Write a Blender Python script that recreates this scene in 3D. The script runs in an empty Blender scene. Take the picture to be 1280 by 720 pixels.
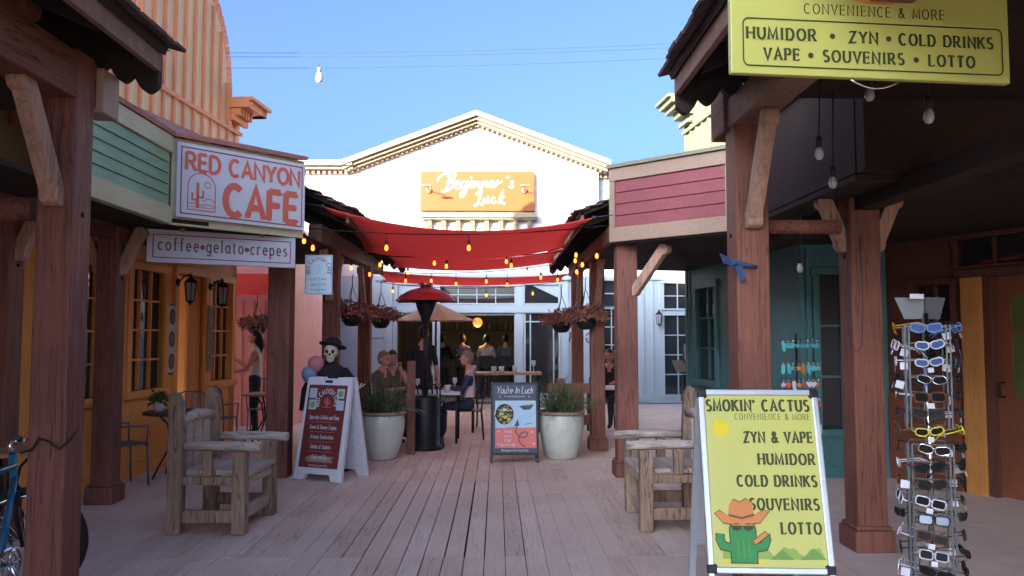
import bpy, math, random
from mathutils import Vector as V, Matrix
random.seed(7)
R = math.radians
S = bpy.context.scene
C = S.collection
# ---------------------------------------------------------------- camera, sky, sun, exposure
CAMZ = 1.6
cam = bpy.data.cameras.new('camera'); co = bpy.data.objects.new('camera', cam); C.objects.link(co)
cam.sensor_width = 36; cam.lens = 28.125; cam.clip_end = 2000; cam.clip_start = .05
PITCH, YAW = R(3.43), R(1.09)
co.location = (0, 0, CAMZ); co.rotation_euler = (R(90) + PITCH, 0, -YAW); S.camera = co
SUN_EL, SUN_AZ = R(11.5), R(212)          # azimuth of the sun, clockwise from +Y
W = bpy.data.worlds.new('World'); S.world = W; W.use_nodes = True
nt = W.node_tree; bg = nt.nodes['Background']
sky = nt.nodes.new('ShaderNodeTexSky'); sky.sky_type = 'NISHITA'; sky.sun_disc = False
sky.sun_elevation = SUN_EL; sky.sun_rotation = SUN_AZ; sky.air_density = .37; sky.dust_density = 7.5; sky.ozone_density = 3.5
nt.links.new(sky.outputs[0], bg.inputs[0]); bg.inputs[1].default_value = .098
sl = bpy.data.lights.new('sun', 'SUN'); sl.energy = 2.8; sl.angle = R(.5); sl.color = (1, .87, .70)
so = bpy.data.objects.new('sun', sl); C.objects.link(so)
sd = V((math.sin(SUN_AZ) * math.cos(SUN_EL), math.cos(SUN_AZ) * math.cos(SUN_EL), math.sin(SUN_EL)))
so.rotation_euler = sd.to_track_quat('Z', 'Y').to_euler(); so.location = (-20, -20, 20)
S.view_settings.view_transform = 'Standard'; S.view_settings.look = 'None'; S.view_settings.gamma = 1
S.view_settings.exposure = 3.15
S.cycles.max_bounces = 8; S.cycles.diffuse_bounces = 5; S.cycles.use_denoising = True
# ---------------------------------------------------------------- helpers
CR = co.rotation_euler.to_matrix()
def at(px, py, Y):
    d = CR @ V(((px - 640) / 1000, (360 - py) / 1000, -1)); t = Y / d.y
    return V((d.x * t, Y, CAMZ + d.z * t))
Z = V((0, 0, 1))
class Fr:
    def __init__(s, o, u, v=(0, 0, 1)):
        s.o = V(o); s.u = V(u).normalized(); s.v = V(v).normalized(); s.n = s.u.cross(s.v)
    def p(s, x, y, d=0): return s.o + s.u * x + s.v * y + s.n * d
def mat(name, col, rough=.7, var=.18, scale=9, stretch=(1, 1, 1), bump=.15, metal=0, spec=.3, wear=None, emit=None, trans=0, crack=0):
    m = bpy.data.materials.new(name); m.use_nodes = True; n = m.node_tree; b = n.nodes['Principled BSDF']; L = n.links.new
    b.inputs['Roughness'].default_value = rough; b.inputs['Metallic'].default_value = metal
    b.inputs['Specular IOR Level'].default_value = spec
    if emit:
        b.inputs['Emission Color'].default_value = (*col, 1); b.inputs['Emission Strength'].default_value = emit
        b.inputs['Base Color'].default_value = (*col, 1); return m
    tc = n.nodes.new('ShaderNodeTexCoord'); mp = n.nodes.new('ShaderNodeMapping'); mp.inputs['Scale'].default_value = stretch
    L(tc.outputs['Object'], mp.inputs[0])
    oi = n.nodes.new('ShaderNodeObjectInfo')
    off = n.nodes.new('ShaderNodeMath'); off.operation = 'MULTIPLY'; off.inputs[1].default_value = 37
    L(oi.outputs['Random'], off.inputs[0]); L(off.outputs[0], mp.inputs['Location'])
    n1 = n.nodes.new('ShaderNodeTexNoise'); n1.inputs['Scale'].default_value = scale; n1.inputs['Detail'].default_value = 7; n1.inputs['Roughness'].default_value = .65
    L(mp.outputs[0], n1.inputs['Vector'])
    n2 = n.nodes.new('ShaderNodeTexNoise'); n2.inputs['Scale'].default_value = 1.1; n2.inputs['Detail'].default_value = 4
    L(tc.outputs['Object'], n2.inputs['Vector'])
    ad = n.nodes.new('ShaderNodeMath'); ad.operation = 'ADD'; L(n1.outputs[0], ad.inputs[0]); L(n2.outputs[0], ad.inputs[1])
    cr = n.nodes.new('ShaderNodeValToRGB'); e = cr.color_ramp.elements
    e[0].position = .72; e[1].position = 1.28
    e[0].position, e[1].position = .36, .64
    hf = n.nodes.new('ShaderNodeMath'); hf.operation = 'MULTIPLY'; hf.inputs[1].default_value = .5; L(ad.outputs[0], hf.inputs[0]); L(hf.outputs[0], cr.inputs[0])
    e[0].color = (*[max(0, c * (1 - var)) for c in col], 1); e[1].color = (*[min(1, c * (1 + var)) for c in col], 1)
    out = cr.outputs[0]
    if wear:
        wc, amt, wsc = wear
        n3 = n.nodes.new('ShaderNodeTexNoise'); n3.inputs['Scale'].default_value = wsc; n3.inputs['Detail'].default_value = 9; n3.inputs['Roughness'].default_value = .7
        L(mp.outputs[0], n3.inputs['Vector'])
        r2 = n.nodes.new('ShaderNodeValToRGB'); r2.color_ramp.elements[0].position = 1 - amt; r2.color_ramp.elements[1].position = min(1, 1.12 - amt)
        L(n3.outputs[0], r2.inputs[0])
        mx = n.nodes.new('ShaderNodeMix'); mx.data_type = 'RGBA'; L(r2.outputs[0], mx.inputs[0]); L(out, mx.inputs[6]); mx.inputs[7].default_value = (*wc, 1); out = mx.outputs[2]
    if crack:
        m2 = n.nodes.new('ShaderNodeMapping'); m2.inputs['Scale'].default_value = [q if q > 1 else q * .6 for q in stretch]; L(tc.outputs['Object'], m2.inputs[0]); L(off.outputs[0], m2.inputs['Location'])
        n4 = n.nodes.new('ShaderNodeTexNoise'); n4.inputs['Scale'].default_value = 2.6; n4.inputs['Detail'].default_value = 3; L(m2.outputs[0], n4.inputs['Vector'])
        r4 = n.nodes.new('ShaderNodeValToRGB'); ee = r4.color_ramp.elements; ee[0].position = .475; ee[0].color = (1, 1, 1, 1); ee[1].position = .5; ee[1].color = (1 - crack,) * 3 + (1,); e3_ = ee.new(.515); e3_.color = (1, 1, 1, 1)
        L(n4.outputs[0], r4.inputs[0]); mm = n.nodes.new('ShaderNodeMix'); mm.data_type = 'RGBA'; mm.blend_type = 'MULTIPLY'; mm.inputs[0].default_value = 1; L(out, mm.inputs[6]); L(r4.outputs[0], mm.inputs[7]); out = mm.outputs[2]
    L(out, b.inputs['Base Color'])
    if bump:
        bp = n.nodes.new('ShaderNodeBump'); bp.inputs['Strength'].default_value = bump; bp.inputs['Distance'].default_value = .01
        L(n1.outputs[0], bp.inputs['Height']); L(bp.outputs[0], b.inputs['Normal'])
    if trans:
        tr = n.nodes.new('ShaderNodeBsdfTranslucent'); tr.inputs[0].default_value = (*col, 1)
        ms = n.nodes.new('ShaderNodeMixShader'); ms.inputs[0].default_value = trans
        L(b.outputs[0], ms.inputs[1]); L(tr.outputs[0], ms.inputs[2]); L(ms.outputs[0], n.nodes['Material Output'].inputs[0])
    return m
WZ, WY, WX = (6, 6, .5), (6, .5, 6), (.5, 6, 6)
M = dict(
 post=mat('wood_post', (.175, .07, .05), .7, .32, 5, WZ, .5, wear=((.26, .115, .08), .40, 3), crack=.5),
 beam=mat('wood_beam', (.13, .048, .03), .75, .4, 5, WY, .6, crack=.7),
 brace=mat('wood_brace', (.36, .22, .155), .75, .35, 5, WZ, .5, crack=.5),
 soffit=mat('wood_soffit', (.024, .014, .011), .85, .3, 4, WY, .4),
 verge=mat('wood_verge', (.19, .11, .08), .75, .3, 5, (3, 3, 3), .4),
 shingle=mat('shingle', (.10, .065, .065), .9, .5, 14, (1, 1, 1), .6),
 roofred=mat('roof_red', (.38, .17, .14), .6, .2, 5),
 roofpale=mat('roof_pale', (.22, .215, .15), .6, .12, 5),
 green=mat('paint_green', (.24, .36, .21), .6, .22, 6, WY, .25, wear=((.31, .42, .28), .38, 4)),
 sage=mat('paint_sage', (.52, .48, .30), .65, .15, 6, WY, .2),
 mauve=mat('paint_mauve', (.23, .065, .07), .6, .2, 6, WX, .25, wear=((.28, .09, .10), .4, 4)),
 taupe=mat('paint_taupe', (.30, .21, .15), .65, .16, 6, WX, .2),
 orange=mat('paint_orange', (.84, .38, .10), .6, .15, 7, WZ, .2),
 orangetrim=mat('paint_orange_trim', (.82, .34, .08), .5, .15, 7, WZ, .2),
 tan=mat('paint_tan', (.84, .58, .31), .65, .14, 7, WZ, .15, wear=((.66, .42, .22), .36, 2)),
 batten=mat('paint_batten', (.80, .31, .14), .6, .12, 7, WZ, .15),
 cornice=mat('paint_cornice', (.82, .34, .13), .6, .12, 7, WY, .15),
 pink=mat('sail_lit_pink', (.72, .38, .36), .6, .1, 5),  # pink light through the red sail, put into the wall colour
 palegreen=mat('paint_pale_green', (.155, .175, .115), .6, .1, 7, WZ, .15),
 whiteshade=mat('white_in_shade', (.40, .46, .49), .6, .05, 6, WX, .12),  # shaded copy of the white, blue shade put into the colour
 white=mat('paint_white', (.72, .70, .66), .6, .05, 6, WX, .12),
 whitetrim=mat('white_trim_in_shade', (.40, .47, .50), .5, .06, 7, (1, 1, 1), .12),  # white trim darkened to the same blue shade
 cream=mat('paint_cream', (.22, .18, .12), .55, .1, 7, (1, 1, 1), .12, wear=((.16, .11, .07), .3, 6)),
 ochre=mat('paint_ochre', (.46, .21, .06), .55, .2, 7, WZ, .2, wear=((.32, .14, .05), .36, 3)),
 teal=mat('paint_teal', (.05, .145, .155), .55, .2, 7, WZ, .2),
 maroon=mat('paint_maroon', (.10, .04, .03), .6, .25, 7, WZ, .2),
 door=mat('wood_door', (.16, .055, .03), .5, .25, 7, WZ, .2),
 glass=mat('window_glass', (.022, .025, .028), .04, .1, 2, bump=0, spec=.8),
 greenglass=mat('green_glass', (.08, .11, .03), .15, .25, 4, bump=0, spec=.5),
 plank2=mat('deck_plank_pale', (.63, .49, .41), .72, .14, 7, (8, .6, 8), .35, wear=((.46, .38, .37), .36, 2.5), crack=.35),
 plank3=mat('deck_plank_brown', (.56, .415, .335), .72, .16, 7, (8, .6, 8), .35, wear=((.38, .29, .27), .36, 2.5), crack=.35),
 plank=mat('deck_plank', (.60, .45, .37), .72, .14, 7, (8, .6, 8), .35, wear=((.42, .33, .32), .33, 2.5)),
 deckdark=mat('deck_gap', (.03, .025, .025), .9, .1, 5),
 walk=mat('walkway', (.58, .46, .40), .8, .14, 3, (1, 1, 1), .3, wear=((.45, .37, .36), .40, 1.6)),
 ground=mat('ground_dirt', (.30, .24, .19), .95, .2, 2),
 signwhite=mat('sign_white', (.52, .53, .57), .45, .06, 3, bump=.04, wear=((.43, .43, .46), .34, 2)),
 signred=mat('sign_red', (.58, .13, .085), .5, .08, 5, bump=.05),
 signmaroon=mat('sign_maroon', (.17, .035, .04), .45, .1, 6, bump=.04),
 plum=mat('sign_plum', (.26, .05, .09), .5, .1, 6, bump=.04),
 ink=mat('sign_ink', (.022, .022, .022), .6, .1, 6, bump=0),
 brownink=mat('sign_brown_ink', (.13, .075, .06), .6, .1, 6, bump=0),
 signorange=mat('sign_orange', (.19, .058, .008), .55, .06, 4, bump=.04),
 lime=mat('sign_lime', (.43, .45, .115), .35, .05, 3, bump=.03, spec=.5, wear=((.37, .38, .10), .36, 1.3)),
 olive=mat('sign_olive', (.045, .055, .018), .6, .1, 6, bump=0),
 paleblue=mat('sign_pale_blue', (.50, .66, .72), .5, .05, 5, bump=.03),
 blueink=mat('sign_blue_ink', (.14, .24, .33), .6, .1, 6, bump=0),
 navy=mat('sign_navy', (.05, .07, .11), .5, .1, 6, bump=.03),
 coral=mat('sign_coral', (.66, .17, .14), .5, .06, 6, bump=.03),
 skyblue=mat('sign_sky_blue', (.36, .56, .70), .5, .06, 6, bump=.03),
 cactus=mat('sign_cactus_green', (.03, .22, .06), .5, .1, 6, bump=0),
 hill=mat('sign_hill_green', (.22, .34, .07), .5, .1, 6, bump=0),
 hill2=mat('sign_hill_dark', (.13, .26, .06), .5, .1, 6, bump=0),
 hatbrown=mat('sign_hat_brown', (.52, .20, .06), .5, .1, 6, bump=0),
 alu=mat('aluminium', (.50, .56, .62), .35, .08, 8, metal=.6, bump=.05),
 plastic=mat('white_plastic', (.66, .68, .72), .5, .04, 5, bump=.06),
 chrome=mat('chrome', (.62, .64, .66), .2, .05, 6, metal=1, bump=0),
 blackmetal=mat('black_metal', (.018, .018, .02), .45, .2, 9, metal=.3, bump=.08),
 steelblue=mat('blue_grey_metal', (.13, .14, .18), .5, .15, 9, metal=.3, bump=.08),
 acrylic=mat('grey_acrylic', (.08, .09, .10), .4, .05, 5, bump=0, spec=.3),
 sail=mat('red_shade_cloth', (.92, .22, .20), .8, .14, 5, stretch=(1, 3, 1), bump=.5, trans=.6),
 canvas=mat('beige_canvas', (.42, .34, .25), .85, .08, 12, bump=.1, trans=.25),
 bulb=mat('lit_bulb', (1, .19, .025), emit=.7),
 bulbdark=mat('clear_bulb', (.35, .38, .42), .06, .1, 5, bump=0, spec=.9),
 lamp=mat('lit_lamp', (1, .27, .05), emit=.22),
 cable=mat('black_cable', (.02, .02, .022), .6, .1, 5, bump=0),
 greycable=mat('grey_cable', (.03, .04, .07), .6, .1, 5, bump=0),
 log=mat('weathered_log', (.25, .175, .125), .8, .45, 6, (5, 5, .7), .7, wear=((.40, .33, .28), .40, 3), crack=.7),
 logarm=mat('weathered_arm', (.42, .35, .30), .8, .4, 6, (.8, 5, 5), .7, wear=((.62, .60, .60), .46, 2.5), crack=.6),
 logend=mat('weathered_board', (.40, .32, .26), .85, .35, 6, WY, .5, wear=((.46, .42, .40), .42, 2.5)),
 glaze=mat('glazed_pot', (.52, .55, .48), .28, .12, 4, bump=.08, spec=.5, wear=((.36, .31, .23), .40, 2.2)),
 soil=mat('soil', (.05, .035, .025), .95, .4, 30, bump=.8),
 yucca=mat('yucca_leaf', (.085, .12, .055), .6, .5, 6, bump=.1),
 dried=mat('dried_flowers', (.28, .13, .10), .9, .5, 12, bump=.2),
 leaf=mat('leaf', (.05, .10, .03), .7, .5, 10, bump=.1),
 skin=mat('skin', (.55, .31, .22), .5, .08, 12, bump=.05),
 skin2=mat('skin_ruddy', (.55, .24, .17), .5, .08, 12, bump=.05),
 hairdark=mat('hair_dark', (.018, .012, .01), .5, .4, 30, bump=.3),
 hairbrown=mat('hair_brown', (.10, .05, .025), .5, .4, 30, bump=.3),
 hairgrey=mat('hair_grey', (.22, .17, .14), .6, .4, 30, bump=.3),
 blackcloth=mat('black_cloth', (.02, .02, .022), .85, .3, 12, bump=.2),
 navycloth=mat('navy_cloth', (.03, .04, .07), .85, .2, 12, bump=.2),
 pinkcloth=mat('pink_cloth', (.60, .42, .46), .85, .1, 12, bump=.2),
 whitecloth=mat('white_cloth', (.58, .55, .54), .85, .1, 12, bump=.2),
 greycloth=mat('grey_cloth', (.14, .15, .17), .85, .15, 12, bump=.2),
 denim=mat('dark_denim', (.03, .04, .06), .85, .2, 12, bump=.2),
 olivecloth=mat('brown_cloth', (.12, .08, .06), .85, .2, 12, bump=.2),
 bone=mat('bone', (.60, .54, .42), .6, .12, 12, bump=.15),
 tire=mat('tyre_rubber', (.018, .018, .018), .8, .2, 20, bump=.3),
 bikeblue=mat('bike_blue', (.015, .14, .26), .25, .1, 6, bump=0, spec=.6),
 bpink=mat('balloon_pink', (.62, .24, .30), .3, .05, 4, bump=0, trans=.2),
 bblue=mat('balloon_blue', (.22, .33, .50), .3, .05, 4, bump=0, trans=.2),
 tabletop=mat('table_wood', (.34, .19, .10), .5, .2, 6, WX, .15),
 tablewhite=mat('table_white', (.55, .57, .62), .4, .06, 6),
 heatred=mat('sail_reflection_red', (.50, .07, .075), .35, .12, 5, metal=.4, bump=.05),  # reflection of the red sails painted onto the metal dome
 interior=mat('interior_wall', (.2, .195, .19), .8, .2, 4),
 counter=mat('counter_dark', (.05, .04, .04), .5, .2, 6),
 clear=mat('drinking_glass', (.45, .47, .48), .08, .1, 5, bump=0, spec=.8),
 bandana=mat('blue_bandana', (.025, .06, .14), .85, .3, 15, bump=.3),
 turq=mat('turquoise', (.06, .36, .38), .5, .2, 9), redd=mat('red_plastic', (.45, .05, .04), .4, .2, 9),
 amber=mat('amber_plastic', (.45, .20, .03), .3, .2, 9), yellow=mat('yellow_plastic', (.60, .50, .03), .3, .1, 9),
 lens=mat('dark_lens', (.012, .012, .014), .25, .1, 5, bump=0, spec=.1), blulens=mat('blue_lens', (.05, .09, .20), .2, .1, 5, bump=0, spec=.4),
 tort=mat('tortoise_plastic', (.12, .05, .02), .3, .4, 30, bump=0), whitepl=mat('white_frame', (.5, .52, .58), .3, .04, 9, bump=0),
 blackpl=mat('black_frame', (.012, .012, .014), .3, .1, 9, bump=0), bluepl=mat('blue_frame', (.10, .20, .42), .3, .1, 9, bump=0),
 food1=mat('poster_green', (.16, .28, .07), .5, .6, 40, bump=0), food2=mat('poster_brown', (.30, .15, .07), .5, .6, 30, bump=0))
class MB:
    def __init__(s): s.v = []; s.f = []; s.m = []; s.sm = []
    def add(s, vs, fs, m=0, smooth=False):
        b = len(s.v); s.v += [V(x) for x in vs]
        for f in fs: s.f.append([i + b for i in f]); s.m.append(m); s.sm.append(smooth)
        return s
    def box(s, a, b, m=0):
        x0, y0, z0 = a; x1, y1, z1 = b
        return s.add([(x0, y0, z0), (x1, y0, z0), (x1, y1, z0), (x0, y1, z0), (x0, y0, z1), (x1, y0, z1), (x1, y1, z1), (x0, y1, z1)],
                     [(3, 2, 1, 0), (4, 5, 6, 7), (0, 1, 5, 4), (1, 2, 6, 5), (2, 3, 7, 6), (3, 0, 4, 7)], m)
    def slab(s, F, x0, y0, x1, y1, d0, d1, m=0):
        q = [F.p(x0, y0, d0), F.p(x1, y0, d0), F.p(x1, y1, d0), F.p(x0, y1, d0), F.p(x0, y0, d1), F.p(x1, y0, d1), F.p(x1, y1, d1), F.p(x0, y1, d1)]
        return s.add(q, [(3, 2, 1, 0), (4, 5, 6, 7), (0, 1, 5, 4), (1, 2, 6, 5), (2, 3, 7, 6), (3, 0, 4, 7)], m)
    def bar(s, p, q, w, h, m=0, up=Z):
        p, q = V(p), V(q); d = (q - p).normalized(); up = V(up)
        if abs(d.dot(up)) > .98: up = V((0, 1, 0))
        a = d.cross(up).normalized(); b = a.cross(d)
        vs = [c + a * (i * w / 2) + b * (j * h / 2) for c in (p, q) for i, j in ((-1, -1), (1, -1), (1, 1), (-1, 1))]
        return s.add(vs, [(0, 1, 2, 3), (7, 6, 5, 4), (0, 4, 5, 1), (1, 5, 6, 2), (2, 6, 7, 3), (3, 7, 4, 0)], m)
    def tube(s, pts, r, n=8, m=0, cap=True):
        pts = [V(p) for p in pts]; rs = r if isinstance(r, (list, tuple)) else [r] * len(pts)
        vs = []; d0 = (pts[1] - pts[0]).normalized(); a = d0.orthogonal().normalized()
        for i, p in enumerate(pts):
            d = (pts[min(i + 1, len(pts) - 1)] - pts[max(i - 1, 0)]).normalized()
            a = (a - d * a.dot(d)).normalized(); b = d.cross(a)
            vs += [p + (a * math.cos(2 * math.pi * k / n) + b * math.sin(2 * math.pi * k / n)) * rs[i] for k in range(n)]
        fs = [(i * n + k, i * n + (k + 1) % n, (i + 1) * n + (k + 1) % n, (i + 1) * n + k) for i in range(len(pts) - 1) for k in range(n)]
        s.add(vs, fs, m, True)
        if cap:
            k = len(s.v) - len(vs); s.f.append([k + i for i in range(n)][::-1]); s.m.append(m); s.sm.append(False)
            s.f.append([k + (len(pts) - 1) * n + i for i in range(n)]); s.m.append(m); s.sm.append(False)
        return s
    def lathe(s, prof, c=(0, 0, 0), n=24, m=0, X=None, smooth=True):
        c = V(c); vs = []
        for r, z in prof:
            for k in range(n):
                v = V((r * math.cos(2 * math.pi * k / n), r * math.sin(2 * math.pi * k / n), z)); vs.append((X @ v if X else v) + c)
        fs = [(i * n + k, i * n + (k + 1) % n, (i + 1) * n + (k + 1) % n, (i + 1) * n + k) for i in range(len(prof) - 1) for k in range(n)]
        return s.add(vs, fs, m, smooth)
    def ball(s, c, r, m=0, n=12, X=None):
        rx, ry, rz = (r, r, r) if not isinstance(r, (tuple, list)) else r
        c = V(c); vs = []; k2 = n // 2 + 1
        for i in range(k2 + 1):
            t = math.pi * i / k2
            for k in range(n):
                v = V((rx * math.sin(t) * math.cos(2 * math.pi * k / n), ry * math.sin(t) * math.sin(2 * math.pi * k / n), rz * math.cos(t)))
                vs.append((X @ v if X else v) + c)
        return s.add(vs, [(i * n + k, (i + 1) * n + k, (i + 1) * n + (k + 1) % n, i * n + (k + 1) % n) for i in range(k2) for k in range(n)], m, True)
    def prism(s, F, poly, d0, d1, m=0):
        n = len(poly)
        vs = [F.p(x, y, d0) for x, y in poly] + [F.p(x, y, d1) for x, y in poly]
        return s.add(vs, [tuple(range(n))[::-1], tuple(range(n, 2 * n))] + [(i, (i + 1) % n, n + (i + 1) % n, n + i) for i in range(n)], m)
    def poly(s, F, pts, d, m=0): return s.add([F.p(x, y, d) for x, y in pts], [tuple(range(len(pts)))], m)
    def rect(s, F, x0, y0, x1, y1, d, m=0): return s.poly(F, [(x0, y0), (x1, y0), (x1, y1), (x0, y1)], d, m)
    def ring(s, F, x0, y0, x1, y1, w, d, m=0):
        s.rect(F, x0, y0, x1, y0 + w, d, m); s.rect(F, x0, y1 - w, x1, y1, d, m)
        s.rect(F, x0, y0 + w, x0 + w, y1 - w, d, m); return s.rect(F, x1 - w, y0 + w, x1, y1 - w, d, m)
    def disc(s, F, cx, cy, rx, ry, d, m=0, n=20):
        return s.poly(F, [(cx + rx * math.cos(2 * math.pi * k / n), cy + ry * math.sin(2 * math.pi * k / n)) for k in range(n)], d, m)
    def ribbon(s, F, pts, w, d, m=0, con=1.0, closed=False):
        q = [pts[0]]
        for p in pts[1:]:
            if math.hypot(p[0] - q[-1][0], p[1] - q[-1][1]) > 1e-5: q.append(p)
        if len(q) < 2: return s
        L = []; n = len(q)
        def nd(a, b): l = math.hypot(b[0] - a[0], b[1] - a[1]); return ((b[0] - a[0]) / l, (b[1] - a[1]) / l)
        for i in range(n):
            d1 = nd(q[i - 1], q[i]) if i else nd(q[0], q[1]); d2 = nd(q[i], q[i + 1]) if i < n - 1 else d1
            nx, ny = -(d1[1] + d2[1]), d1[0] + d2[0]; l = math.hypot(nx, ny) or 1; nx /= l; ny /= l
            k = 1 / max(.5, nx * -d1[1] + ny * d1[0])
            ww = w / 2 * (con + (1 - con) * max(abs(d1[1]), abs(d2[1]))) * k
            L.append(((q[i][0] + nx * ww, q[i][1] + ny * ww), (q[i][0] - nx * ww, q[i][1] - ny * ww)))
        rmp = max(.00002, w * .004)
        vs = [F.p(*p, d + rmp * i) for i, ab in enumerate(L) for p in ab]
        return s.add(vs, [(2 * i + 1, 2 * i + 3, 2 * i + 2, 2 * i) for i in range(n - 1)], m)
    def build(s, name, mats, parent=None, world=True, bevel=0, loc=None):
        me = bpy.data.meshes.new(name); vs = s.v
        if parent is not None and world:
            I = Matrix.LocRotScale(parent.location, parent.rotation_euler, parent.scale)
            p = parent.parent
            while p: I = Matrix.LocRotScale(p.location, p.rotation_euler, p.scale) @ I; p = p.parent
            I = I.inverted(); vs = [I @ v for v in vs]
        if loc is not None: vs = [v - V(loc) for v in vs]
        me.from_pydata(vs, [], s.f); me.validate(verbose=False)
        if len(me.polygons) == len(s.f):
            me.polygons.foreach_set('material_index', s.m); me.polygons.foreach_set('use_smooth', s.sm)
        for m in (mats if isinstance(mats, (list, tuple)) else [mats]): me.materials.append(M[m])
        o = bpy.data.objects.new(name, me); C.objects.link(o)
        if parent is not None: o.parent = parent
        if loc is not None: o.location = loc
        if bevel:
            b = o.modifiers.new('bevel', 'BEVEL'); b.width = bevel; b.segments = 2; b.limit_method = 'ANGLE'
        return o
def tag(o, label, cat, group=None, kind=None):
    if label: o['label'] = label
    if cat: o['category'] = cat
    if group: o['group'] = group
    if kind: o['kind'] = kind
    return o
def thing(name, label, cat, loc=(0, 0, 0), rz=0, group=None):
    o = bpy.data.objects.new(name, None); C.objects.link(o); o.location = loc; o.rotation_euler = (0, 0, rz); o.empty_display_size = .1
    return tag(o, label, cat, group)
def kids(o): return [c for c in bpy.data.objects if c.parent == o]
def copy_tree(o, parent=None):
    c = o.copy(); C.objects.link(c)
    if parent: c.parent = parent
    for ch in kids(o): copy_tree(ch, c)
    return c
def copy_thing(o, label, loc, rz=0, group=None):
    c = copy_tree(o); c.location = loc; c.rotation_euler = (0, 0, rz); c['label'] = label
    if group: c['group'] = group
    return c
# ---------------------------------------------------------------- stroke lettering
GL = {
'A': (.8, '0,0 .4,1 .8,0;.15,.34 .65,.34'), 'B': (.66, '0,0 0,1;0,1 .34,1 @.36,.76,.24,.24,90,-90 0,.52;0,.52 .36,.52 @.36,.26,.3,.26,90,-90 0,0'),
'C': (.78, '@.42,.5,.42,.5,48,312'), 'D': (.76, '0,0 0,1;0,1 .3,1 @.3,.5,.46,.5,90,-90 0,0'), 'E': (.6, '0,0 0,1;0,1 .58,1;0,.52 .5,.52;0,0 .6,0'),
'F': (.58, '0,0 0,1;0,1 .58,1;0,.52 .48,.52'), 'G': (.84, '@.42,.5,.42,.5,48,335 .82,.44 .5,.44'), 'H': (.76, '0,0 0,1;.76,0 .76,1;0,.52 .76,.52'),
'I': (.2, '.1,0 .1,1'), 'J': (.5, '.46,1 .46,.25 @.23,.25,.23,.25,0,-170'), 'K': (.72, '0,0 0,1;.68,1 0,.42;.24,.62 .72,0'), 'L': (.56, '0,1 0,0;0,0 .56,0'),
'M': (.94, '0,0 .06,1 .47,.1 .88,1 .94,0'), 'N': (.78, '0,0 0,1 .78,0 .78,1'), 'O': (.88, '@.44,.5,.44,.5,90,450'), 'P': (.62, '0,0 0,1;0,1 .34,1 @.34,.74,.28,.26,90,-90 0,.48'),
'Q': (.88, '@.44,.5,.44,.5,90,450;.5,.25 .9,-.1'), 'R': (.7, '0,0 0,1;0,1 .34,1 @.34,.74,.28,.26,90,-90 0,.48;.32,.48 .7,0'),
'S': (.6, '@.31,.755,.26,.245,35,270 @.31,.255,.29,.255,90,-145'), 'T': (.7, '.35,0 .35,1;0,1 .7,1'), 'U': (.74, '0,1 0,.35 @.37,.35,.37,.35,180,360 .74,1'),
'V': (.78, '0,1 .39,0 .78,1'), 'W': (1.1, '0,1 .28,0 .55,.85 .82,0 1.1,1'), 'X': (.74, '0,0 .74,1;0,1 .74,0'), 'Y': (.74, '0,1 .37,.45 .74,1;.37,.45 .37,0'), 'Z': (.66, '0,1 .64,1 0,0 .66,0'),
'&': (.8, '.8,0 .2,.72 @.34,.8,.17,.2,200,-20 .15,.42 @.3,.23,.27,.23,140,300 .76,.5'), "'": (.08, '.06,1.02 .0,.74'), '!': (.06, '.03,1 .03,.28;.03,.06 .03,0'), '.': (.1, '.05,0 .05,.07'),
'@': (.8, '@.4,.4,.4,.42,-40,300;@.4,.4,.16,.2,0,360'), '7': (.58, '0,1 .58,1 .2,0'), '1': (.3, '.0,.8 .2,1 .2,0'), '4': (.62, '.48,0 .48,1 0,.28 .62,.28'), '0': (.62, '@.31,.5,.31,.5,90,450'),
'a': (.52, '@.26,.31,.26,.31,20,340;.52,.62 .52,0'), 'b': (.52, '0,1 0,0;@.26,.31,.26,.31,180,-180'), 'c': (.5, '@.27,.31,.27,.31,45,315'), 'd': (.52, '@.26,.31,.26,.31,0,360;.52,1 .52,0'),
'e': (.54, '.02,.33 .53,.33 @.27,.31,.26,.31,4,318'), 'f': (.36, '.14,0 .14,.8 @.3,.8,.16,.2,180,60;0,.6 .34,.6'), 'g': (.52, '@.26,.31,.26,.31,0,360;.52,.62 .52,-.1 @.26,-.1,.26,.2,0,-150'),
'h': (.48, '0,1 0,0;0,.36 @.24,.38,.24,.24,180,0 .48,0'), 'i': (.14, '.07,.62 .07,0;.07,.84 .07,.9'), 'k': (.46, '0,1 0,0;.44,.62 0,.24;.16,.36 .46,0'), 'l': (.14, '.07,1 .07,0'),
'm': (.76, '0,.62 0,0;0,.38 @.19,.42,.19,.2,180,0 .38,0;.38,.38 @.57,.42,.19,.2,180,0 .76,0'), 'n': (.46, '0,.62 0,0;0,.36 @.23,.38,.23,.24,180,0 .46,0'), 'o': (.56, '@.28,.31,.28,.31,90,450'),
'p': (.52, '0,.62 0,-.3;@.26,.31,.26,.31,180,-180'), 'r': (.34, '0,.62 0,0;0,.34 @.22,.38,.22,.24,180,50'), 's': (.42, '@.21,.46,.18,.155,40,270 @.21,.15,.2,.155,90,-145'), 't': (.36, '.14,.88 .14,.16 @.28,.16,.14,.16,180,300;0,.62 .34,.62'),
'u': (.46, '0,.62 0,.24 @.23,.24,.23,.24,180,360 .46,.62;.46,.62 .46,0'), 'v': (.46, '0,.62 .23,0 .46,.62'), 'w': (.7, '0,.62 .18,0 .35,.55 .52,0 .7,.62'), 'x': (.44, '0,0 .44,.62;0,.62 .44,0'), 'y': (.46, '0,.62 .23,0;.46,.62 .12,-.3'), 'z': (.42, '0,.62 .42,.62 0,0 .42,0')}
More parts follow.
